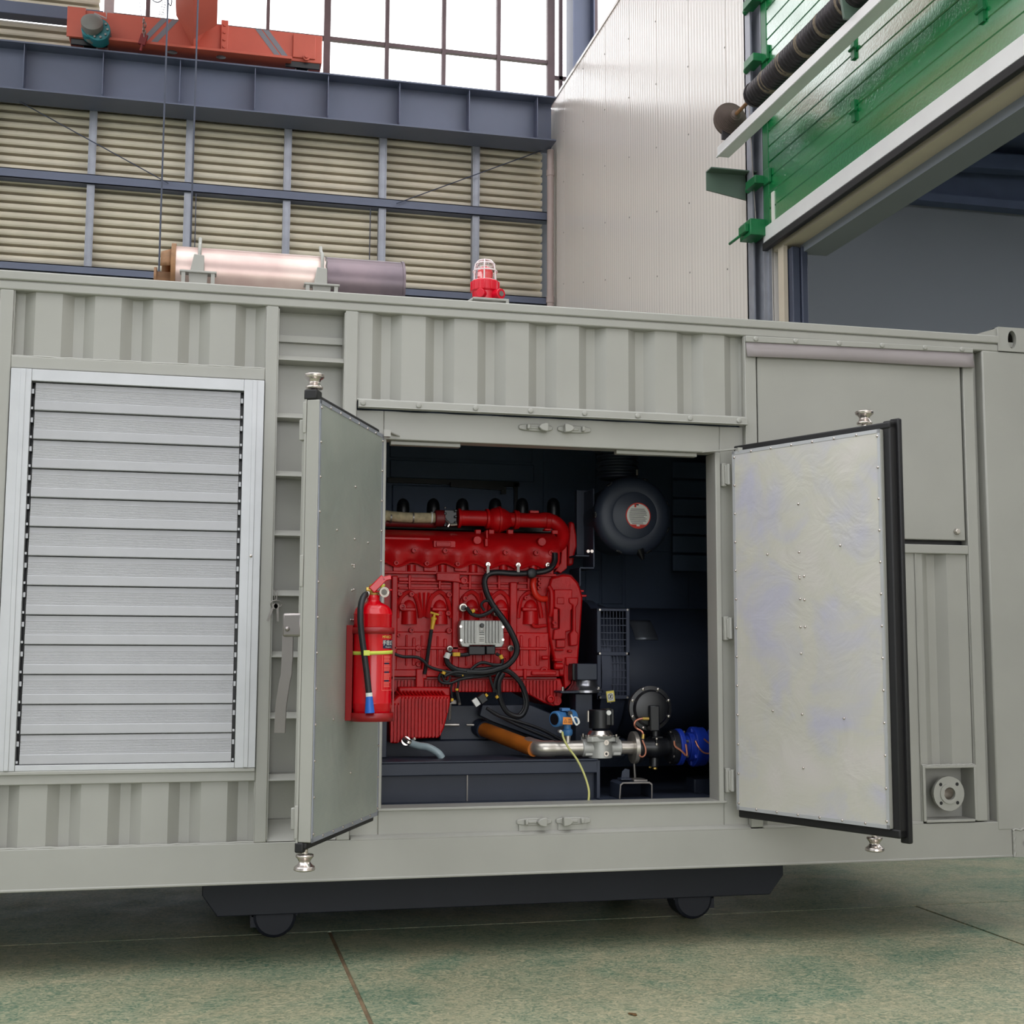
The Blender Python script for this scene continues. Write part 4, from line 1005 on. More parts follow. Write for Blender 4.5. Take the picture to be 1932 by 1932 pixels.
# --- intake pipe run above the cover
YP = 1.0; kp = PS(940, 980, YP)
obj('intake_pipe', MB().cyl(A(866, 977, YP), A(935, 979, YP), 14.5*kp, n=24), red, en)
obj('intake_pipe', MB().cyl(A(950, 980, YP), A(1034, 983, YP), 13.5*kp, n=24), red, en)
pipe_z = A(980, 981, YP).z
el = MB(); P_ = []
c_up, c_dn = A(1030, 983, YP), A(1030, 1032, .93)
ctr = (c_up+c_dn)/2; rad = (c_up-c_dn).length/2
for i in range(15):
    a = PI/2-PI*i/14
    P_.append(Vector((ctr.x+rad*1.15*math.cos(a), ctr.y+(c_up.y-c_dn.y)/2*math.sin(a), ctr.z+rad*math.sin(a))))
el.tube([c_up-Vector((.05, 0, 0))]+P_+[c_dn-Vector((.10, 0.0, 0))], 13.2*kp, 20, 2)
obj('elbow_pipe', el, red, en, smooth=60)
cb_ = A(940, 981, YP)
obj('flow_bulb', MB().lathe(cb_-Vector((.075, 0, 0)), (1, 0, 0), [(0, .036), (.02, .042), (.035, .057), (.055, .065), (.07, .068), (.072, .073), (.082, .073), (.084, .066), (.105, .060), (.125, .048), (.14, .038), (.15, .036)], 28), red, en)
for x, r in ((866, 18), (919, 19), (972, 18), (976, 17)):
    c_ = A(x, 978+(x-866)*.025, YP); obj('pipe_flange', MB().cyl(c_-Vector((.008, 0, 0)), c_+Vector((.008, 0, 0)), r*kp, n=24), red, en, bev=.003)
c_ = A(1033, 983, YP); obj('pipe_clamp', MB().cyl(c_-Vector((.014, 0, 0)), c_+Vector((.014, 0, 0)), 15.5*kp, n=24).bpx(1028, 997, 1040, 1001, YP-.05, .05), red, en, bev=.003)
obj('sensor_pad', MB().bpx(1000, 963, 1017, 968, YP-.02, .04), red, en, bev=.002)
obj('sensor_pad', MB().bpx(1042, 1000, 1053, 1008, YP-.06, .03), red, en, bev=.003)
ex = MB().cyl(A(690, 974, YP), A(728, 976, YP), 9*kp, n=14).tube([A(690, 962, YP+.02), A(725, 972, YP), A(760, 976, YP), A(800, 977, YP), A(822, 977, YP)], 9.5*kp, 14, 3)
obj('wrapped_exhaust_pipe', ex, wrap, en)
for x in (737, 779, 814):
    c_ = A(x, 976.5, YP); obj('wrap_band', MB().cyl(c_-Vector((.004, 0, 0)), c_+Vector((.004, 0, 0)), 10.6*kp, n=14), steel_dk if x < 810 else white_pl, en)
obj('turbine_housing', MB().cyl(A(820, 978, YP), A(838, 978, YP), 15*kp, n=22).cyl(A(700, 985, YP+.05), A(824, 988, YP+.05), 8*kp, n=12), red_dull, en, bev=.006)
tb = MB().bpx(838, 962, 862, 992, YP-.02, .08)
for i in range(7): tb.cyl(A(840+(i % 2)*20, 958+i*5.5, YP-.02), A(840+(i % 2)*20, 958+i*5.5, YP-.04), .008, n=8)
obj('throttle_body', tb, black, en, bev=.006)
obj('throttle_link', MB().tube([A(842, 982, YP-.04), A(848, 988, YP-.05), A(845, 994, YP-.05)], .006, 6).cyl(A(850, 990, YP-.04), A(862, 989, YP-.04), .008, n=8), steel, en)
for x in (760, 817, 872, 934, 985, 1044):
    k = PS(x, 950, 1.35)
    cc = MB().lathe(A(x, 990, 1.35), (0, 0, 1), [(0, 12*k), (30*k, 12*k), (40*k, 11*k), (46*k, 8*k), (49*k, 3*k), (49*k, 0)], 18)
    obj('ignition_coil', cc, black, en, bev=.002)
obj('rear_manifold', MB().bpx(720, 985, 1075, 1004, 1.28, .2), black, en, bev=.01)

# --- oil sump
pan = MB().ppx([(640, 1280), (1058, 1280), (1064, 1300), (1058, 1322), (1046, 1333), (1026, 1326), (990, 1306), (640, 1306)], YE-.01, .4)
obj('oil_pan', pan, red, en, bev=.006)
fn = MB()
x = 744
while x < 1056:
    y1 = 1305 if x < 990 else 1305+(x-990)*.42
    fn.bpx(x, 1284, x+2.6, min(y1, 1327), YE-.026, .03); x += 6.4
tag(obj('pan_fin', fn, red, en, bev=.001), kind='stuff')
obj('drain_boss', MB().boss(1040, 1319, YE-.05, 7.5, .05).cpx(1051, 1322, YE-.02, 9, .06, 18), red, en, bev=.002)
YS = .70
dsump = MB().ppx([(733, 1330), (751, 1312), (850, 1312), (849, 1330), (838, 1374), (829, 1392), (762, 1394), (750, 1403), (736, 1402)], YS, .22)
dsump.ppx([(752, 1296), (850, 1296), (850, 1314), (752, 1314)], YS+.08, .3)
obj('deep_sump', dsump, red, en, bev=.008)
fn = MB(); x = 737
i = 0
while x < 846:
    top = 1318 if x > 752 else 1330; bot = 1401 if x < 758 else (1392 if x < 828 else 1392-(x-828)*3.2)
    fn.bpx(x, top, x+2.8, bot, YS-.016, .03)
    p, q = A(x+1.4, top+1, YS), A(x-10, top-12, YS+.06)
    fn.bar(p, q, 2.8*PS(x, top, YS), .02)
    x += 6.6
tag(obj('sump_fin', fn, red, en, bev=.001), kind='stuff')
dv = MB().cyl(A(766, 1398, YS-.02), A(766, 1398, YS-.06), .022, n=12).tube([A(762, 1394, YS-.05), A(770, 1400, YS-.07), A(778, 1402, YS-.06)], .014, 8).cyl(A(782, 1396, YS-.05), A(780, 1392, YS-.05), .01, n=8)
o = obj('drain_valve', dv, chrome, en, bev=.002)
obj('drain_hose', MB().tpx([(774, 1402, YS-.06), (790, 1407, YS-.08), (808, 1410, YS-.1), (826, 1420, YS-.12), (834, 1430, YS-.12)], .018, 12), M('clear_grey_hose', (150, 166, 172), .25, var=.05), en)

# --- timing housing at the right end
YH = .80
th = MB().ppx([(1040, 1090), (1062, 1084), (1077, 1085), (1090, 1098), (1096, 1112), (1100, 1128), (1096, 1190), (1092, 1240), (1090, 1275), (1056, 1276), (1046, 1245), (1036, 1200), (1030, 1130)], YH+.03, .5)
obj('flywheel_housing', th, red, en, bev=.01)
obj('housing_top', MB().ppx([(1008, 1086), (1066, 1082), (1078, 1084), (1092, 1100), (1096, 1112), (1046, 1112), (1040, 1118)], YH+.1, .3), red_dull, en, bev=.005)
for a, b_, c_, d_ in ((1042, 1087, 1054, 1089), (1046, 1100, 1060, 1102), (1066, 1092, 1072, 1094), (1069, 1104, 1078, 1106), (1092, 1113, 1102, 1117), (1090, 1122, 1107, 1126)):
    obj('housing_ledge', MB().bpx(a, b_, c_, d_, YH+.04, .14), red, en, bev=.003)
obj('housing_plate', MB().ppx([(1046, 1112), (1080, 1112), (1080, 1150), (1077, 1152), (1077, 1190), (1068, 1192), (1068, 1206), (1044, 1207), (1046, 1188), (1056, 1186), (1056, 1150), (1046, 1146)], YH, .06), red, en, bev=.005)
obj('housing_badge', MB().bpx(1051, 1127, 1065, 1140, YH-.006, .01), red, en, bev=.004)
obj('housing_block', MB().bpx(1044, 1148, 1053, 1185, YH-.012, .05), red, en, bev=.004)
obj('boss', MB().boss(1047, 1175, YH-.022, 4.5, .03), red, en)
obj('housing_bar', MB().ppx([(1073, 1128), (1092, 1127), (1091, 1140), (1087, 1146), (1087, 1190), (1092, 1196), (1090, 1218), (1076, 1219), (1075, 1196), (1081, 1190), (1081, 1142), (1074, 1138)], YH-.01, .08), red, en, bev=.006)
obj('housing_ring', MB().tpx([(1036, 1107, YH+.01), (1041, 1118, YH), (1041, 1150, YH), (1038, 1162, YH+.01)], .013, 8), red, en)
for y0, y1, x0, x1 in ((1207, 1222, 1050, 1067), (1224, 1228, 1048, 1064), (1243, 1248, 1046, 1062), (1226, 1231, 1072, 1080), (1240, 1256, 1068, 1090)):
    obj('housing_lug', MB().bpx(x0, y0, x1, y1, YH+.008, .06), red, en, bev=.005)
obj('starter_nose', MB().cyl(A(1046, 1257, YH), A(1062, 1257, YH), 6*PS(1050, 1257, YH), n=16).ppx([(1066, 1246), (1078, 1260), (1078, 1290), (1066, 1300), (1064, 1270)], YH+.02, .1), red, en, bev=.004)
obj('starter_nose', MB().cyl(A(1022, 1241, YH), A(1034, 1241, YH), 4*PS(1030, 1241, YH), n=14), red, en, bev=.004)
obj('rear_shield', MB().ppx([(1052, 1078), (1046, 1080), (1058, 1062), (1060, 1036), (1070, 1022), (1070, 1072), (1058, 1082)], YH+.13, .04), red, en, bev=.004)
obj('rear_shield', MB().ppx([(1075, 983), (1084, 986), (1088, 1010), (1089, 1030), (1085, 1044), (1082, 1066), (1071, 1068), (1072, 1020)], YH+.28, .05), red, en, bev=.01)
obj('coolant_hose', MB().tpx([(1007, 1092, YE-.03), (1006, 1104, YE-.04), (1010, 1120, YE-.04), (1019, 1129, YE-.03), (1031, 1130, YE-.02)], .016, 12), M('orange_red_hose', (214, 40, 24), .35, var=.05), en)
for x, y in ((1019, 1093), (1019, 1101), (1018, 1109)):
    obj('boss', MB().boss(x, y, YE-.03, 4, .03), red, en)
obj('side_pipe', MB().tpx([(1005, 1176, YE-.03), (1010, 1182, YE-.03), (1030, 1180, YE-.02)], .009, 8), red, en)

# --- dipstick
dk = obj('dipstick_tube', MB().tpx([(814, 1188, .79), (810, 1215, .79), (805, 1250, .80), (801, 1272, .80)], .0095, 8), cable_k, en)
obj('dipstick_grip', MB().cyl(A(815, 1187, .79), A(818, 1168, .79), .009, .012, 12).cyl(A(812, 1155.5, .79), A(828, 1160, .79), .0055, n=10).lathe(A(818, 1169, .79), A(820, 1158, .79)-A(818, 1169, .79), [(0, .015), (.010, .016), (.014, .008), (.03, .005)], 12), yellow, dk)

# --- engine control unit
YU = .755
eu = obj('control_unit', MB().ppx([(870, 1170), (948, 1171), (950, 1180), (951, 1214), (947, 1221), (934, 1221), (934, 1217), (886, 1217), (886, 1221), (872, 1220), (868, 1213), (867, 1182)], YU, .06), cast, en, bev=.004)
for i, x in enumerate((877, 883, 889, 895, 917, 923, 929, 935, 941)):
    obj('cooling_fin', MB().bpx(x, 1171, x+3.2, 1213, YU-.012, .014), cast, eu, bev=.002)
obj('unit_label', MB().bpx(903.5, 1199, 914.5, 1212, YU-.002, .003), paper, eu)
lab = MB()
for y in (1190, 1193, 1196.5, 1202, 1205.5, 1209): lab.bpx(904.5, y, 913.5, y+1.1, YU-.003, .001)
tag(obj('unit_print', lab, ink, eu), kind='stuff')
obj('unit_knob', MB().cpx(910, 1180, YU-.02, 4, .02, 14), black, eu, bev=.002)
obj('unit_bracket', MB().bpx(904.5, 1183, 907, 1192, YU-.004, .005).bpx(912, 1183, 914.5, 1192, YU-.004, .005), steel_dk, eu)
for x, y in ((869.5, 1182), (949, 1183), (870, 1208), (949, 1207)):
    obj('unit_screw', MB().cpx(x, y, YU-.006, 2.6, .01, 10), chrome, eu)
obj('unit_connector', MB().bpx(884, 1219, 916, 1236, YU-.005, .05).bpx(917, 1219, 935, 1235, YU-.002, .05), cable_k, eu, bev=.005)

# --- wiring harness
hz = obj('wiring_harness', MB().tpx([(1047, 1044, .80), (1046, 1060, .79), (1036, 1074, .78), (1012, 1080, .78), (975, 1082, .775), (935, 1080, .775), (919, 1085, .775), (914, 1098, .775), (918, 1118, .77), (930, 1142, .76), (952, 1172, .75), (966, 1196, .745), (975, 1220, .745), (972, 1238, .745), (958, 1254, .745), (940, 1262, .75), (915, 1268, .755), (880, 1268, .76)], .0155, 10), cable_k, en)
def cable(pts, r, Y, m_=cable_k, name='cable'):
    obj(name, MB().tpx([(p[0], p[1], p[2] if len(p) > 2 else Y) for p in pts], r, 8), m_, hz, inherit=True)
hz_inh = [((944, 1262), (962, 1268), (982, 1288), (992, 1312), (994, 1330), (988, 1346), (978, 1352), (960, 1346), (948, 1330), (942, 1308), (942, 1286), (950, 1270)),
          ((948, 1261), (966, 1272), (982, 1292), (989, 1318), (988, 1336), (978, 1350)),
          ((938, 1300), (938, 1285), (944, 1268), (952, 1262)), ((932, 1306), (934, 1286), (942, 1268), (950, 1261)),
          ((742, 1233), (760, 1239), (786, 1240), (800, 1248), (810, 1258), (836, 1266), (870, 1270)),
          ((842, 1240), (845, 1252), (858, 1262), (880, 1266), (906, 1264), (930, 1262), (945, 1258)),
          ((888, 1264), (900, 1254), (912, 1250), (930, 1254), (945, 1254), (948, 1248), (946, 1240), (936, 1233)),
          ((836, 1268), (860, 1272), (890, 1274), (920, 1271), (944, 1264)), ((850, 1272), (880, 1277), (910, 1276), (944, 1268)),
          ((838, 1276), (860, 1268), (890, 1271), (920, 1267), (944, 1262)),
          ((832, 1270), (828, 1280), (834, 1288), (850, 1289), (868, 1282), (892, 1278)), ((834, 1272), (838, 1284), (846, 1285), (850, 1276)),
          ((924, 1276), (930, 1296), (938, 1308), (936, 1316)), ((866, 1280), (864, 1296), (862, 1306), (866, 1326)), ((854, 1286), (851, 1300), (853, 1316), (849, 1326)),
          ((880, 1146), (890, 1158), (904, 1162), (918, 1158), (930, 1150), (936, 1142)), ((914, 1152), (908, 1142), (914, 1134), (924, 1134)),
          ((845, 1234), (855, 1234), (870, 1236), (886, 1234)), ((918, 1336), (940, 1350), (980, 1362), (1020, 1376), (1062, 1398)), ((924, 1340), (960, 1360), (1000, 1378), (1050, 1398))]
for i, p in enumerate(hz_inh):
    cable(p, (.013, .008, .008, .008, .008, .014, .008, .007, .007, .008, .007, .006, .007, .006, .005, .010, .007, .010, .008, .008)[i], .755+.004*(i % 3))
sensors = [(874, 1146, 8), (849, 1224, 6), (964, 1223, 6), (937, 1157, 6)]
for x, y, r in sensors:
    obj('sensor_plug', MB().cpx(x, y, .80, r, .05, 18).cpx(x+1, y, .785, r*.62, .02, 14), steel, hz, bev=.003, inherit=True)
    obj('sensor_cap', MB().cpx(x+1.5, y+1, .775, r*.55, .03, 14), black, hz, inherit=True)
for x, y, x2, y2, r in ((890, 1154, 895, 1151, .010), (858, 1231, 858, 1238, .012), (864, 1231, 864, 1238, .012), (944, 1236, 947, 1243, .010), (836, 1272, 838, 1267, .010), (862, 1299, 862, 1303, .008), (915, 1310, 919, 1314, .009), (936, 1313, 939, 1317, .008), (872, 1275, 874, 1274, .004), (851, 1320, 855, 1321, .008)):
    obj('cable_marker', MB().cyl(A(x, y, .745), A(x2, y2, .745), r, n=10), yellow, hz, inherit=True)
obj('white_plug', MB().obox(A(898, 1325, .74), (.028, .02, .040), Matrix.Rotation(-.6, 3, 'Y')), white_pl, hz, inherit=True, bev=.002)
obj('grey_sleeve', MB().cyl(A(846, 1232, .75), A(842, 1242, .75), .014, .017, 12), white_pl, hz, inherit=True)
obj('plug_cap', MB().obox(A(910, 1318, .745), (.04, .03, .045), Matrix.Rotation(-.6, 3, 'Y')), cable_k, hz, inherit=True, bev=.004)
obj('cable_shroud', MB().lathe(A(1001, 1082, .79), (0, -1, 0), [(0, .028), (.035, .026), (.04, .015), (.04, 0)], 16), cable_k, hz, inherit=True, bev=.003)
for x in (921, 978):
    obj('cable_clip', MB().bpx(x-2.5, 1066, x+2.5, 1083, .762, .006), steel_dk, hz, inherit=True)
obj('level_sensor', MB().bpx(849, 1321, 861, 1328, .80, .03).cyl(A(849, 1328, .8), A(848, 1358, .8), .008, n=8).cyl(A(862, 1306, .79), A(867, 1330, .79), .008, n=8), steel_dk, hz, inherit=True)

# --- skid the set stands on
sk2 = thing('skid_frame', 'black steel skid frame with a long box beam under the red engine', 'frame', (1.5, .6, .6))
YK = .42
zt = A(900, 1430, YK).z; zm = A(900, 1462, YK).z
xk0, xk1 = .62, A(1128, 1440, YK).x
obj('skid_flange', MB().box(xk0, xk1, YK, YK+.14, zm, zt-.02), dark, sk2, bev=.004)
obj('skid_flange', MB().box(xk0, xk1, YK-.006, YK+.3, zt-.02, zt-.012), dark, sk2, bev=.002)
obj('skid_web', MB().box(xk0, xk1+.02, YK+.05, YK+.08, .602, zm), dark, sk2)
obj('skid_foot', MB().box(xk0, xk1+.05, YK-.02, YK+.3, .602, .62), dark, sk2, bev=.003)
q = A(882, 1480, YK+.04).x
obj('skid_seam', MB().box(q-.003, q+.003, YK+.044, YK+.05, .62, zm), steel_dk, sk2)
obj('skid_stiffener', MB().box(xk1-.005, xk1+.01, YK, YK+.3, .602, zt-.02), dark, sk2)
obj('skid_bulkhead', MB().bpx(700, 1355, 730, 1430, .62, .04), dark, sk2, bev=.004)
obj('skid_inner_beam', MB().bpx(660, 1396, 1180, 1432, .98, .1).bpx(830, 1330, 1005, 1396, .99, .04), dark, sk2, bev=.006)
ra = MB().cyl(A(832, 1368, .9), A(866, 1368, .9), .008, n=8).cyl(A(880, 1368, .9), A(894, 1368, .9), .006, n=8)
obj('link_rod', ra, steel, sk2)
gus = MB().ppx([(910, 1330), (1000, 1330), (1075, 1360), (1090, 1410), (1060, 1410), (930, 1362), (905, 1350)], .88, .06)
obj('skid_gusset', gus, dark, sk2, bev=.004)

# --- engine mount post in front
em = thing('engine_mount', 'black rubber engine mount with polished cone between engine and grille', 'mount', A(1100, 1340, .72))
obj('mount_head', MB().bpx(1089, 1252, 1127, 1283, .70, .12), dark, em, bev=.004)
obj('mount_head', MB().bpx(1080, 1252, 1090, 1284, .74, .1), black, em, bev=.004)
kq = PS(1100, 1295, .74)
c_ = A(1103, 1306, .78)
obj('mount_cone', MB().lathe(c_, (0, 0, 1), [(0, 34*kq), (4*kq, 34*kq), (7*kq, 30*kq), (15*kq, 24*kq), (22*kq, 23*kq), (24*kq, 0)], 28), M('polished_grey_rubber', (150, 150, 156), .22, .9, var=.05), em)
obj('mount_plate', MB().bpx(1058, 1304, 1136, 1308, .70, .16), dark, em, bev=.003)
obj('mount_post', MB().bpx(1086, 1309, 1118, 1400, .74, .12), dark, em, bev=.004)
for x in (1062, 1130):
    obj('mount_bolt', MB().cyl(A(x, 1307, .72), A(x, 1296, .72), .008, n=8), chrome, em)

# --- alternator
al = thing('alternator', 'round black alternator with two vent grilles in its side, right of the engine', 'generator', (2.6, 1.25, .95))
YA, ka = 1.25, PS(1200, 1250, 1.25)
ac = A(1200, 1270, YA)
xa0, xa1 = A(1102, 1260, YA).x, 3.45
obj('alternator_body', MB().lathe((xa0+.10, YA, ac.z), (1, 0, 0), [(0, .30), (.02, .36), (.9, .36), (1.0, .33), (1.0, .30)], 40), dark, al, bev=.004)
obj('bell_housing', MB().lathe((xa0-.02, YA, ac.z), (1, 0, 0), [(0, .40), (.05, .40), (.055, .375), (.11, .375), (.115, .36), (.16, .36)], 40), navy_dk, al)
YG = .86
gr = MB().bpx(1127, 1148, 1188, 1153, YG, .02).bpx(1127, 1230, 1188, 1237, YG, .02).bpx(1127, 1312, 1188, 1319, YG, .02).bpx(1127, 1148, 1134, 1319, YG, .02).bpx(1182, 1148, 1188, 1319, YG, .02)
obj('grille_frame', gr, navy_dk, al, bev=.002)
gi = MB()
for y in (1166, 1179, 1193, 1206, 1218, 1250, 1264, 1278, 1291, 1303): gi.bpx(1134, y, 1182, y+1.6, YG+.006, .008)
for x in range(1139, 1182, 6): gi.bpx(x, 1153, x+1.2, 1312, YG+.010, .006)
tag(obj('grille_bar', gi, navy_dk, al), kind='stuff')
obj('grille_box', MB().bpx(1127, 1148, 1133, 1319, YG+.02, .2).bpx(1184, 1148, 1188, 1319, YG+.02, .2).bpx(1127, 1148, 1188, 1152, YG+.02, .2), dark, al)
for x, y in ((1132, 1150.5), (1184, 1150.5), (1132, 1233), (1183, 1233), (1133, 1316), (1184, 1316)):
    obj('grille_screw', MB().cpx(x, y, YG-.004, 2, .006, 8), steel, al)
npm = MB(); vs = []
for i in range(9):
    a = R(52-22*i/8)   # wraps round the drum
    for x in (A(1196, 1160, .93).x, A(1238, 1160, .93).x):
        vs.append((x+.012*i/8, YA-.364*math.cos(a), ac.z+.364*math.sin(a)))
npm.add(vs, [(2*i, 2*i+1, 2*i+3, 2*i+2) for i in range(8)])
o = obj('rating_plate', npm, M('etched_grey_plate', (92, 96, 104), .35, .5, var=.1), al); sm_ = o.modifiers.new('thickness', 'SOLIDIFY'); sm_.thickness = .003
obj('terminal_lid', MB().bpx(1300, 1335, 1380, 1360, 1.0, .2), dark, al, bev=.006)

# --- air cleaner
af = thing('air_cleaner', 'round black air cleaner canister with a red edged round label', 'filter', A(1200, 970, .95))
YF = .80; kf = PS(1198, 970, YF); fc = A(1198, 972, YF)
obj('canister', MB().lathe(fc+Vector((0, .06, 0)), (0, 1, 0), [(0, 66*kf), (.30, 64*kf), (.34, 50*kf), (.34, 0)], 44), dark, af)
lid = MB().lathe(fc, (0, 1, 0), [(0, 0), (0, 40*kf), (.003, 42*kf), (.001, 44*kf), (.004, 60*kf), (.014, 66*kf), (.03, 70*kf), (.05, 72*kf), (.07, 71*kf), (.075, 66*kf)], 48)
obj('canister_lid', lid, dark, af)
for a in (20, 70, 128, 180, 248, 295, 340):
    x, z = fc.x+70*kf*math.cos(R(a)), fc.z+70*kf*math.sin(R(a))
    obj('lid_clip', MB().obox((x, YF+.045, z), (.034, .03, .014), Matrix.Rotation(R(90-a), 3, 'Y')).obox((x, YF+.028, z), (.02, .006, .008), Matrix.Rotation(R(90-a), 3, 'Y')), black, af, bev=.003)
obj('drain_nipple', MB().cyl(A(1206, 1036, YF+.03), A(1213, 1056, YF+.03), .03, .008, 12), black, af)
lc = A(1204, 973, YF-.001)
obj('label_rim', MB().cyl(lc, lc+Vector((0, -.0015, 0)), 23.5*kf, n=36), red_pr, af)
obj('label_face', MB().prism([(lc.x+21.5*kf*math.cos(R(a)), lc.z+21.5*kf*math.sin(R(a))) for a in range(-48, 229, 6)], lc.y-.0024, lc.y-.0015), paper, af)
tl = MB(); rg = random.Random(5)
for i in range(13):
    zz = lc.z+(12-2.2*i)*kf; h = math.sqrt(max((20*kf)**2-(zz-lc.z)**2, 0))*.86
    tl.box(lc.x-h, lc.x+h*(.6+.4*rg.random()), lc.y-.003, lc.y-.0024, zz-.4*kf, zz+.4*kf)
tag(obj('label_print', tl, ink, af), kind='stuff')
obj('label_mark', MB().bpx(1197, 951, 1200.5, 957, lc.y-.0034, .001), red_pr, af)
obj('label_mark', MB().bpx(1200, 951, 1205, 953.5, lc.y-.0034, .001), ink, af)
obj('label_mark', MB().bpx(1201, 990, 1207, 993, lc.y-.0034, .001), paper, af)
hs = MB(); kh = PS(1165, 880, 1.0); pr = []
for i in range(9): pr += [(.006+.016*i, 38*kh if i % 2 else 34*kh), (.014+.016*i, 38*kh if i % 2 else 34*kh)]
obj('intake_hose', MB().lathe(A(1165, 905, 1.02), (0, 0, 1), [(0, 30*kh)]+pr+[(.16, 46*kh), (.19, 58*kh), (.30, 60*kh)], 28), dark, af)
obj('wing_rod', MB().cyl(A(1202, 897, YF+.05), A(1202, 886, YF+.05), .006, n=8), steel_dk, af)
obj('filter_bracket', MB().bpx(1119, 922, 1122, 1070, .95, .2).bpx(1094, 1070, 1121, 1073, .95, .2).bpx(1093, 1072, 1096, 1106, .95, .2).bpx(1086, 1047, 1112, 1050, .95, .2).bpx(1088, 925, 1118, 1047, 1.12, .04), navy_dk, af, bev=.002)
for x in (1110, 1117):
    obj('bracket_bolt', MB().cpx(x, 1040, .945, 3, .01, 10), chrome, af)

# ================================================================== GAS TRAIN
YT = .46
gt = thing('gas_train', 'stainless gas pipe run with valve body, black regulator and blue flanged valve', 'pipework', A(1180, 1410, YT))
kt = PS(1150, 1412, YT); zc = A(1130, 1411, YT).z
obj('ochre_pipe', MB().cyl(A(912, 1376, .95), A(1008, 1413, YT+.02), 14*kt, n=22), orange_pipe, gt)
p_in = A(914, 1377, .95)
obj('pipe_collar', MB().cyl(A(904, 1372, .99), A(914, 1377, .94), 17*kt, n=22), dark, gt)
dirv = (A(912, 1376, .95)-A(1008, 1413, YT)).normalized()
e0 = Vector((A(1016, 1414, YT).x, YT, zc))
obj('elbow', MB().tube([e0+dirv*.10, e0+dirv*.045, e0+Vector((.02, 0, 0)), e0+Vector((.075, 0, 0))], 14.6*kt, 20, 5), steel, gt)
xp = lambda px_: A(px_, 1411, YT).x
obj('pipe_run', MB().cyl((xp(1034), YT, zc), (xp(1102), YT, zc), 13.5*kt, n=24).cyl((xp(1033), YT, zc), (xp(1036), YT, zc), 14.2*kt, n=24), steel, gt)
vb = MB().lathe((xp(1132), YT, A(1132, 1430, YT).z), (0, 0, 1), [(0, 20*kt), (.003, 22*kt), (34*kt, 22*kt), (36*kt, 26*kt), (40*kt, 28*kt)], 28)
obj('valve_body', vb, cast, gt)
obj('valve_socket', MB().box(xp(1100), xp(1116), YT-.035, YT+.035, zc-13*kt, zc+9*kt).cyl((xp(1097), YT, zc), (xp(1118), YT, zc), 15.5*kt, n=20), cast, gt, bev=.004)
obj('valve_socket', MB().box(xp(1153), xp(1168), YT-.035, YT+.035, zc-13*kt, zc+9*kt).cyl((xp(1150), YT, zc), (xp(1170), YT, zc), 15*kt, n=20), cast, gt, bev=.004)
zv = A(1130, 1393, YT).z
pol = [(xp(1132)+34*kt*math.cos(R(a))*1.0, YT+34*kt*math.sin(R(a))*.9) for a in range(0, 360, 45)]
obj('valve_flange', MB().prism([(x+0, y) for x, y in [(xp(1132)+30*kt*sx*(1 if i % 2 else .75), YT+26*kt*sy*(.75 if i % 2 else 1)) for i, (sx, sy) in enumerate(((1, 1), (1, 1), (1, -1), (1, -1), (-1, -1), (-1, -1), (-1, 1), (-1, 1)))]], zv-5*kt, zv+4*kt, 'z'), cast, gt, bev=.003)
for dx, dy in ((-27, -20), (0, -25), (25, -20), (-27, 15), (25, 15)):
    obj('valve_bolt', MB().cyl((xp(1132)+dx*kt, YT+dy*kt, zv+2*kt), (xp(1132)+dx*kt, YT+dy*kt, zv+8*kt), 2*kt, n=8), chrome, gt)
obj('valve_bonnet', MB().lathe((xp(1132), YT, zv+4*kt), (0, 0, 1), [(0, 24*kt), (3*kt, 24*kt), (10*kt, 19*kt), (10*kt, 0)], 28), chrome, gt)
zk0, zk1 = A(1125, 1374, YT).z, A(1125, 1339, YT).z
obj('valve_coil', MB().cyl((xp(1131), YT, zk0), (xp(1131), YT, zk1), 19*kt, n=28), black, gt, bev=.003)
obj('coil_box', MB().bpx(1143, 1338, 1153, 1369, YT-.045, .09).bpx(1153, 1338, 1159, 1369, YT-.05, .09), black, gt, bev=.004)
obj('coil_knob', MB().cpx(1149, 1345, YT-.054, 4.5, .012, 14), white_pl, gt, bev=.002)
obj('coil_clip', MB().bpx(1109, 1341, 1111, 1362, YT-.03, .02), steel, gt)
for y in (1401, 1422):
    obj('valve_port', MB().ring((xp(1137), YT-23*kt, A(1137, y, YT-.05).z), (0, 1, 0), 2.2*kt, 4.8*kt, .02, 14), chrome, gt)
    obj('port_plug', MB().cyl((xp(1137), YT-22*kt, A(1137, y, YT-.05).z), (xp(1137), YT-20*kt, A(1137, y, YT-.05).z), 3*kt, n=12), steel if y < 1410 else black, gt)
obj('pipe_run', MB().cyl((xp(1169), YT, zc), (xp(1196), YT, zc), 12*kt, n=24), steel, gt)
fl_ = MB().cyl((xp(1192), YT, zc), (xp(1200), YT, zc), 29*kt, n=32)
obj('pipe_flange', fl_, steel, gt, bev=.002)
obj('support_strut', MB().cyl((xp(1196), YT, zc-20*kt), (xp(1198), YT, A(1197, 1472, YT).z), .006, n=8), steel_dk, gt)
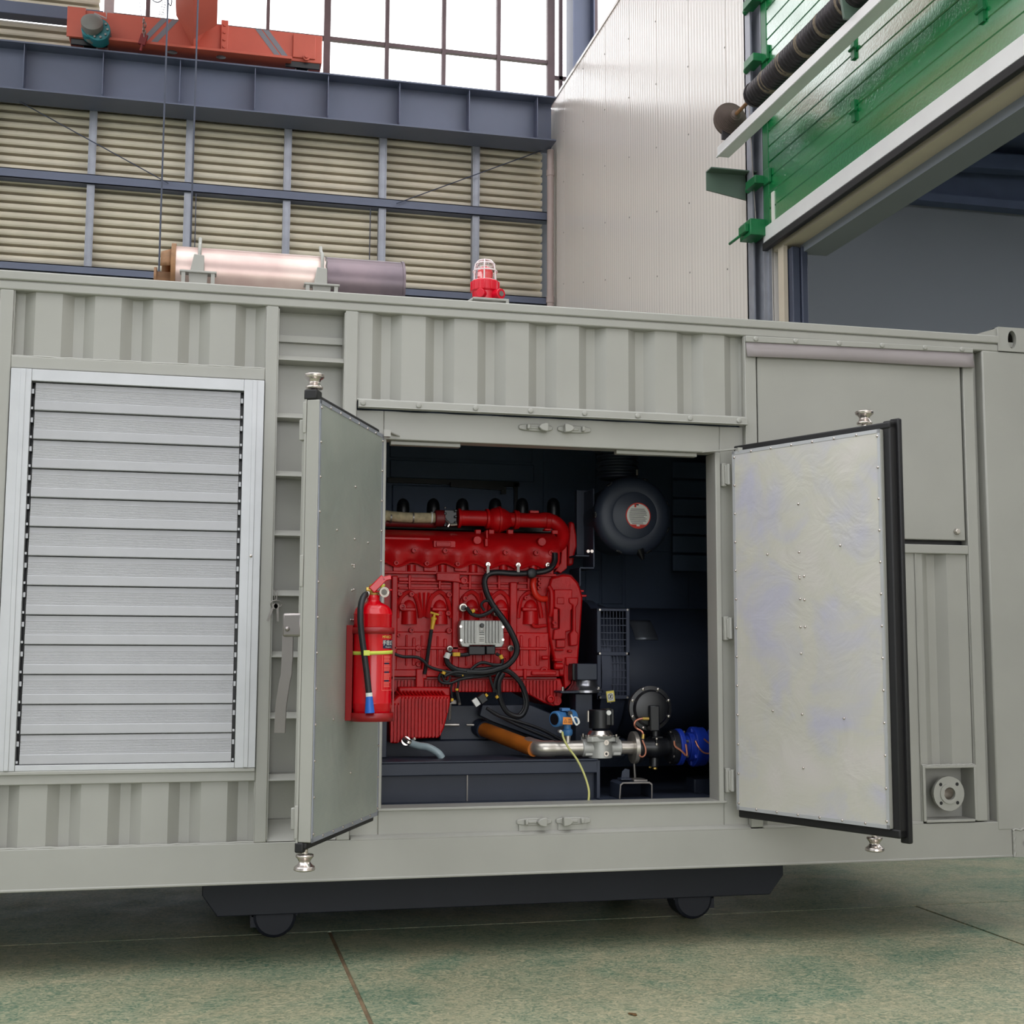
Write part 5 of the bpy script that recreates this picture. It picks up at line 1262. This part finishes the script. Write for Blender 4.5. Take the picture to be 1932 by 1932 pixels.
# black filter regulator body
obj('regulator_pipe', MB().lathe((xp(1200), YT, zc), (1, 0, 0), [(0, 28*kt), (.02, 28*kt), (.022, 15*kt), (.05, 16*kt), (.075, 20*kt), (.10, 21*kt), (.13, 17*kt), (.16, 16*kt), (.162, 27*kt), (.185, 27*kt)], 28), black, gt)
obj('regulator_cup', MB().lathe((xp(1234), YT, zc-14*kt), (0, 0, -1), [(0, 9*kt), (18*kt, 8*kt), (20*kt, 9*kt), (22*kt, 6*kt), (22*kt, 0)], 16), black, gt)
obj('drain_plug', MB().cyl((xp(1234), YT-.01, zc-36*kt), (xp(1234), YT-.01, zc-39*kt), 4*kt, n=10).cyl((xp(1228), YT, zc-36*kt), (xp(1224), YT, zc-36*kt), 1.6*kt, n=8), brass, gt)
YR = YT-.06; kr_ = PS(1231, 1335, YR); rc0 = A(1231, 1337, YR)
obj('regulator_bonnet', MB().lathe(rc0, (0, 1, 0), [(0, 0), (.0, 20*kr_), (.006, 30*kr_), (.016, 33*kr_), (.026, 33.5*kr_), (.028, 40*kr_), (.052, 40*kr_), (.054, 34*kr_), (.09, 26*kr_), (.1, 0)], 40), black, gt)
for a in range(8):
    an = R(22.5+45*a); q = rc0+Vector((37*kr_*math.cos(an), .026, 37*kr_*math.sin(an)))
    obj('bonnet_bolt', MB().lathe(q, (0, -1, 0), [(0, 2.6*kr_), (.006, 2.6*kr_), (.009, 0)], 8, caps=False), chrome, gt)
obj('regulator_column', MB().bpx(1227, 1331, 1245, 1380, YR-.03, .06), black, gt, bev=.006)
obj('regulator_neck', MB().cyl(A(1236, 1378, YT), A(1236, 1400, YT), 9*kt, n=14).cyl((xp(1226), YT-.03, A(1236, 1391, YT).z), (xp(1246), YT-.03, A(1236, 1391, YT).z), .006, n=8).cyl(A(1239, 1394, YT-.05), A(1239, 1406, YT-.05), .007, n=8), black, gt)
obj('neck_bolt', MB().cyl(A(1239, 1402, YT-.055), A(1239, 1406, YT-.055), .008, n=8).cyl(A(1239, 1392, YT-.055), A(1239, 1395, YT-.055), .008, n=8), chrome, gt)
obj('copper_line', MB().tpx([(1222, 1356, YR-.02), (1210, 1356, YR-.02), (1200, 1360, YR-.02), (1197, 1367, YR-.02), (1201, 1374, YR-.01), (1211, 1380, YT-.08), (1214, 1388, YT-.08)], .005, 8), copper, gt)
obj('line_fitting', MB().cyl(A(1212, 1356, YR-.02), A(1224, 1356, YR-.02), .008, n=10).cyl(A(1214, 1385, YT-.08), A(1213, 1394, YT-.08), .008, n=10), brass, gt, bev=.001)
obj('copper_line', MB().tpx([(1212, 1396, YT-.08), (1218, 1412, YT-.09), (1217, 1424, YT-.09), (1210, 1428, YT-.08), (1203, 1420, YT-.05), (1200, 1408, YT-.04)], .004, 8), copper, gt)
# blue flanged isolation valve
bl = [(1276, 1284, 33, bluem), (1284, 1296, 20, bluem), (1296, 1304, 26, bluem), (1304, 1314, 36, bluem), (1316, 1326, 35, bluem), (1326, 1342, 22, bluem), (1342, 1352, 33, bluem), (1352, 1376, 20, bluem)]
bm_ = MB()
pr = []
for x0, x1, r, _ in bl: pr += [(xp(x0)-xp(1270), r*kt), (xp(x1)-xp(1270), r*kt)]
obj('blue_valve', MB().lathe((xp(1270), YT, zc), (1, 0, 0), [(0, 14*kt)]+pr, 36), bluem, gt, bev=.002)
obj('valve_flange', MB().cyl((xp(1264), YT, zc), (xp(1275), YT, zc), 31*kt, n=32), black, gt, bev=.002)
for a in (35, 100, 155, 215, 270, 325):
    q = Vector((0, math.cos(R(a))*27*kt, math.sin(R(a))*27*kt))
    obj('flange_stud', MB().cyl(Vector((xp(1262), YT, zc))+q, Vector((xp(1290), YT, zc))+q, .007, n=8), steel_dk, gt)
    obj('valve_lug', MB().obox(Vector((xp(1310), YT, zc))+q*1.1, (.05, .02, .02), Matrix.Rotation(-R(a), 3, 'X')), bluem, gt, bev=.003)
obj('earth_strap', MB().tpx([(1272, 1398, YT-.09), (1274, 1408, YT-.09), (1285, 1416, YT-.1), (1296, 1426, YT-.1), (1294, 1404, YT-.1)], .005, 6, 3), copper, gt)
obj('earth_strap', MB().tpx([(1312, 1398, YT-.1), (1318, 1410, YT-.11), (1328, 1420, YT-.11), (1340, 1421, YT-.11), (1350, 1412, YT-.1), (1350, 1404, YT-.1), (1338, 1402, YT-.1), (1328, 1394, YT-.1)], .004, 6), copper, gt)

# blue pressure transmitter
pt = thing('pressure_transmitter', 'blue two ended pressure transmitter with an orange tag standing on the gas pipe', 'sensor', A(1071, 1400, YT))
YQ = YT-.01; kq2 = PS(1070, 1355, YQ)
a0, a1 = A(1046, 1357, YQ-.03), A(1090, 1352, YQ+.05)
ax = (a1-a0).normalized()
obj('transmitter_body', MB().lathe(a0, ax, [(0, 13*kq2), (.004, 14.5*kq2), (.03, 14.5*kq2), (.034, 12.5*kq2), (.06, 12*kq2), (.09, 12.5*kq2), (.092, 14*kq2), (.125, 14*kq2), (.13, 12*kq2)], 26), blue_tr, pt, bev=.001)
obj('display_glass', MB().cyl(a0-ax*.002, a0+ax*.002, 10.5*kq2, n=22), black, pt)
obj('transmitter_neck', MB().lathe(A(1070, 1388, YQ), (0, 0, 1), [(0, 8*kq2), (4*kq2, 10*kq2), (10*kq2, 10*kq2), (13*kq2, 7*kq2), (20*kq2, 7*kq2), (22*kq2, 10*kq2), (28*kq2, 10*kq2)], 20), blue_tr, pt, bev=.001)
obj('transmitter_lug', MB().bpx(1060, 1336, 1076, 1342, YQ-.02, .05), blue_tr, pt, bev=.003)
obj('vent_screw', MB().cpx(1058, 1380, YQ-.03, 3, .03, 10), white_pl, pt)
obj('warning_tag', MB().obox(A(1071, 1360, YQ-.052), (18*kq2, .002, 13*kq2), Matrix.Rotation(.03, 3, 'Y')), orange_pl, pt)
tg = MB().tpx([(1064, 1363, YQ-.054), (1067, 1357, YQ-.054), (1070, 1363, YQ-.054), (1064, 1363, YQ-.054)], .0008, 4, 1)
for y in (1357, 1360, 1363): tg.bpx(1072, y, 1078, y+.8, YQ-.0545, .001)
tag(obj('tag_print', tg, ink, pt), kind='stuff')
obj('cable_gland', MB().cpx(1076, 1346, YQ-.06, 4.5, .04, 12), black, pt)
lc_ = MB()
for i in range(3):
    lc_.tpx([(1077, 1348, YQ-.06), (1082-i, 1356, YQ-.065), (1087, 1366+i, YQ-.065), (1093-i, 1364, YQ-.065), (1091-i, 1356, YQ-.065), (1084, 1353, YQ-.065), (1080, 1360, YQ-.06)], .0028, 6)
obj('signal_lead', lc_, white_pl, pt)
obj('stem', MB().cyl(A(1071, 1403, YQ), A(1071, 1386, YQ), 5*kq2, n=14).cyl(A(1071, 1392, YQ), A(1071, 1386, YQ), 5.8*kq2, n=14), steel, pt)
o = obj('earth_cable', MB().tpx([(1061, 1381, YT-.04), (1063, 1392, YT-.06), (1072, 1410, YT-.10), (1088, 1432, YT-.14), (1101, 1458, YT-.18), (1110, 1486, YT-.22), (1111, 1505, YT-.26), (1108, 1521, YT-.30)], .0052, 8), wire_y)
tag(o, 'pale yellow green earth wire drooping from the blue transmitter to the sill', 'wire')
o = obj('loose_wire', MB().tpx([(1366, 1462, .20), (1356, 1474, .20), (1348, 1488, .20), (1342, 1502, .19), (1334, 1517, .17)], .0045, 8), wire_y2)
tag(o, 'ochre wire end poking up at the bottom right corner of the opening', 'wire')

# pedestal under the gas train, floor plate and tags
pd = thing('pipe_pedestal', 'black hat shaped pedestal on a floor plate under the gas valve', 'bracket', A(1200, 1500, .40))
YPd = .34
hp2 = [(1168, 1507), (1170, 1480), (1175, 1476), (1226, 1475), (1231, 1479), (1231, 1507), (1229, 1507), (1229, 1481), (1225, 1478), (1176, 1478.5), (1172, 1482), (1170.5, 1507)]
obj('hat_bracket', MB().ppx(hp2, YPd, .16), steel_dk if False else dark, pd, bev=.001)
obj('hat_edge', MB().ppx(hp2, YPd-.004, .004), steel_dk, pd)
obj('clamp_ear', MB().ppx([(1172, 1470), (1174, 1456), (1180, 1450), (1188, 1452), (1188, 1471)], YPd+.08, .01).bpx(1172, 1469, 1192, 1472, YPd+.03, .06), dark, pd, bev=.002)
obj('hat_top', MB().bpx(1196, 1471, 1222, 1475, YPd+.02, .1), steel_dk, pd, bev=.002)
zf = .602
obj('floor_plate', MB().box(A(1140, 1508, .3).x, 2.45, .18, .75, zf, zf+.026), dark, pd, bev=.003)
obj('floor_strip', MB().bpx(1310, 1470, 1352, 1500, .55, .12), dark, pd, bev=.006)
tgp = thing('warning_label_plate', 'small yellow edged square warning label in front of the vent grille', 'label', A(1152, 1314, .70))
obj('label_plate', MB().obox(A(1152, 1314, .70), (.042, .003, .056), Matrix.Rotation(-.12, 3, 'Y')), yellow_lb, tgp, bev=.001)
obj('label_face', MB().obox(A(1152, 1315, .697), (.031, .002, .038), Matrix.Rotation(-.12, 3, 'Y')), paper, tgp)
rg_ = MB(); c_ = A(1152, 1314, .694)
rg_.tube([c_+Vector((.013*math.cos(t), 0, .014*math.sin(t))) for t in [2*PI*i/16 for i in range(17)]], .0012, 5, 1).cyl(c_+Vector((-.009, 0, .01)), c_+Vector((.009, 0, -.01)), .001, n=5).obox(c_, (.005, .001, .018), Matrix.Rotation(.4, 3, 'Y'))
obj('label_symbol', rg_, ink, tgp)
obj('label_stem', MB().cyl(A(1152, 1326, .705), A(1152, 1326, .86), .004, n=6), black, tgp)

# ================================================================== FIRE EXTINGUISHER ON THE LEFT DOOR
def door_pt(px, off):                                         # point on the left door liner, moved off along its normal
    d = Vector((.410-.752, -.812+.05, 0)).normalized(); n = Vector((-d.y, d.x, 0))
    r = ray(px, 1250); h = Vector((.752, -.05, 0))
    t = (h-CAM).dot(n)/r.dot(n); p = CAM+r*t; p.z = 0
    return p+n*off, d, n
EO, ed, enn = door_pt(659, .096)
EY = EO.y
def ez(py): return A(706, py, EY).z
ke = PS(706, 1250, EY); ER = 36.5*ke
zb0, zd = ez(1352), ez(1160)
H = zd-zb0
fe = thing('fire_extinguisher', 'glossy red fire extinguisher with black hose in a bracket on the left door', 'extinguisher', (EO.x, EO.y, zb0))
cyl_ = MB().lathe((EO.x, EO.y, zb0), (0, 0, 1), [(0, ER*.86), (.004, ER*.95), (.03, ER*.97), (.034, ER), (.05, ER), (.052, ER*1.012), (.056, ER*1.012), (.058, ER), (H-.004, ER), (H-.002, ER*1.012), (H+.003, ER*1.012), (H+.005, ER*.99), (H+.022, ER*.93), (H+.034, ER*.80), (H+.044, ER*.58), (H+.05, ER*.40), (H+.058, ER*.33), (H+.078, ER*.33), (H+.08, 0)], 40)
obj('cylinder', cyl_, red_ex, fe)
vz = zb0+H+.078
obj('valve', MB().lathe((EO.x, EO.y, vz), (0, 0, 1), [(0, .020), (.008, .022), (.012, .016), (.03, .016), (.036, .019), (.045, .014), (.045, 0)], 16).cyl((EO.x-.03, EO.y, vz+.022), (EO.x, EO.y, vz+.022), .011, n=12), brass, fe, bev=.001)
obj('safety_pin', MB().cyl((EO.x+.034, EO.y-.01, vz+.022), (EO.x+.034, EO.y-.01, vz+.040), .008, n=12).cyl((EO.x+.034, EO.y-.01, vz+.038), (EO.x+.034, EO.y-.01, vz+.043), .012, n=12), yg, fe)
gx = Vector((EO.x+.036, EO.y-.012, vz+.012))
obj('gauge', MB().lathe(gx, (.25, -1, 0), [(0, .018), (.012, .021), (.018, .021), (.018, .0175), (.016, .0175), (.016, 0)], 20), chrome, fe)
obj('gauge_dial', MB().cyl(gx+Vector((.004, -.0165, 0)), gx+Vector((.0042, -.0172, 0)), .012, n=18), steel_dk, fe)
lv_ = MB(); P0, P1, P2 = A(700, 1116, EY-.01), A(717, 1092, EY-.01), A(736, 1087, EY-.01)
lv_.bar(A(700, 1114, EY-.01), A(724, 1090, EY-.01), .036, .030).bar(A(720, 1093, EY-.01), A(737, 1089.5, EY-.01), .036, .018)
obj('lever', lv_, red_ex, fe, bev=.003)
obj('carry_grip', MB().bar(A(703, 1117, EY-.01), A(738, 1113, EY+.01), .024, .006), red_ex, fe, bev=.002)
yh = EY-ER-.014
hs_ = [A(692, 1121, EY-.01), A(686, 1126, EY-.04), A(681, 1142, yh+.02), A(680, 1165, yh), A(682, 1195, yh), A(687, 1232, yh), A(692, 1270, yh), A(696, 1308, yh)]
obj('hose', MB().tube(hs_, .0125, 12), cable_k, fe)
obj('hose_ferrule', MB().cyl(A(691, 1121, EY-.01), A(696, 1122, EY-.01), .013, n=12).cyl(A(696, 1307, yh), A(696.5, 1315, yh), .0135, n=14), white_pl, fe)
obj('nozzle', MB().cyl(A(696.5, 1314, yh), A(697.5, 1345, yh), .0135, .0195, 16), blue_noz, fe)
sz = ez(1231)
sp2 = []
for i in range(33):
    a = 2*PI*i/32; dx, dy = math.cos(a), math.sin(a); rr2 = ER+.003
    if abs(a-R(248)) < .34: rr2 = ER+.003+.027*math.cos((a-R(248))/.34*PI/2)
    sp2.append((EO.x+rr2*dx, EO.y+rr2*dy, sz+.003*math.sin(a+1)))
stp = MB(); vs = []
for x, y, z in sp2: vs += [(x, y, z-.007), (x, y, z+.007)]
stp.add(vs, [(2*i, 2*i+1, 2*i+3, 2*i+2) for i in range(32)])
o = obj('tie_strap', stp, yg, fe); sm_ = o.modifiers.new('thickness', 'SOLIDIFY'); sm_.thickness = .003
obj('strap_clasp', MB().bpx(686, 1227, 698, 1237, yh-.018, .006), yg, fe, bev=.002)
# printed label wrapped on the right half
def wrap_patch(a0, a1, z0, z1, off, n=10):
    vs = []
    for i in range(n+1):
        a = R(a0+(a1-a0)*i/n)
        vs += [(EO.x+(ER+off)*math.cos(a), EO.y+(ER+off)*math.sin(a), z) for z in (z0, z1)]
    return MB().add(vs, [(2*i, 2*i+2, 2*i+3, 2*i+1) for i in range(n)])
obj('label_navy', wrap_patch(-66, -10, ez(1223.5), ez(1207.5), .0006), label_navy, fe)
def wrap_text(body, size, mat_, a_c, z, off, name, sx=1.):
    me = text_mesh(body, size, mat_, name, .0)
    for v in me.vertices:
        a = R(a_c)+v.co.x*sx/ER; zz = v.co.y
        v.co = (EO.x+(ER+off)*math.cos(a), EO.y+(ER+off)*math.sin(a), z+zz)
    o = bpy.data.objects.new(name, me); C.objects.link(o); o.parent = fe; o.matrix_parent_inverse = Matrix.Translation(-WL[fe]); return o
wrap_text('手提式干', .021, label_white, -40, ez(1213.5), .0012, 'lettering', .9)
wrap_text('Portable Dry', .0075, label_white, -42, ez(1220.8), .0012, 'lettering')
wrap_text('MFABC3', .015, yellow_lb, -50, ez(1202), .0010, 'lettering', .9)
ll = MB(); rg = random.Random(11)
for i in range(22):
    z = ez(1238+i*2.7)
    if i % 6 == 5: continue
    e = wrap_patch(-62, -62+30-6*rg.random(), z-.0014, z+.0014, .001, 5); ll.add(e.v, e.f)
tag(obj('label_text_rows', ll, label_pink, fe), kind='stuff')
for i in (5, 11, 17):
    z = ez(1238+i*2.7); obj('label_heading', wrap_patch(-60, -40, z-.003, z+.003, .001, 5), label_navy, fe)
lbx = MB()
for a0, a1, z0, z1 in ((-68, -66.8, ez(1301), ez(1236)), (-30, -28.8, ez(1301), ez(1236)), (-68, -5, ez(1302), ez(1301))):
    e = wrap_patch(a0, a1, z0, z1, .0008, 8); lbx.add(e.v, e.f)
obj('label_border', lbx, label_pink, fe)

eb = thing('extinguisher_bracket', 'maroon steel bracket on the left door holding the red extinguisher', 'bracket', (EO.x, EO.y, zb0-.02))
bpl, _, _ = door_pt(659, .0); ang = math.atan2(ed.y, ed.x); RM = Matrix.Rotation(ang, 3, 'Z')
zt_, zb2 = ez(1180), ez(1359)
obj('back_channel', MB().obox(bpl+enn*.006+Vector((0, 0, (zt_+zb2)/2)), (.10, .008, zt_-zb2), RM).obox(bpl+enn*.016+ed*.048+Vector((0, 0, (zt_+zb2)/2)), (.006, .026, zt_-zb2), RM).obox(bpl+enn*.016-ed*.048+Vector((0, 0, (zt_+zb2)/2)), (.006, .026, zt_-zb2), RM), red_br, eb, bev=.001)
def band(z0, z1, gap):
    vs = []; m_ = 40; a0 = math.atan2(-enn.y, -enn.x)+gap
    for i in range(m_+1):
        a = a0+(2*PI-2*gap)*i/m_
        vs += [(EO.x+(ER+.006)*math.cos(a), EO.y+(ER+.006)*math.sin(a), z) for z in (z0, z1)]
    return MB().add(vs, [(2*i, 2*i+2, 2*i+3, 2*i+1) for i in range(m_)])
for z0, z1 in ((ez(1196), ez(1184)), (ez(1360), ez(1344))):
    o = obj('holding_band', band(z0, z1, .3), red_br, eb); sm_ = o.modifiers.new('thickness', 'SOLIDIFY'); sm_.thickness = .003; sm_.offset = 1
    for s_ in (-1, 1):
        a = math.atan2(-enn.y, -enn.x)+.3*s_; q = Vector((EO.x+(ER+.006)*math.cos(a), EO.y+(ER+.006)*math.sin(a), (z0+z1)/2)); q2 = bpl+enn*.004+ed*(-.048*s_)*-1*(-1 if False else 1)+Vector((0, 0, (z0+z1)/2))
obj('tray_floor', MB().cyl((EO.x, EO.y, zb0-.008), (EO.x, EO.y, zb0-.002), ER+.005, n=32).obox(bpl+enn*.03+Vector((0, 0, zb0-.005)), (.10, .06, .006), RM), red_br, eb)
obj('band_hinge', MB().bpx(741, 1186, 744, 1360, EY+.03, .006), red_br, eb)
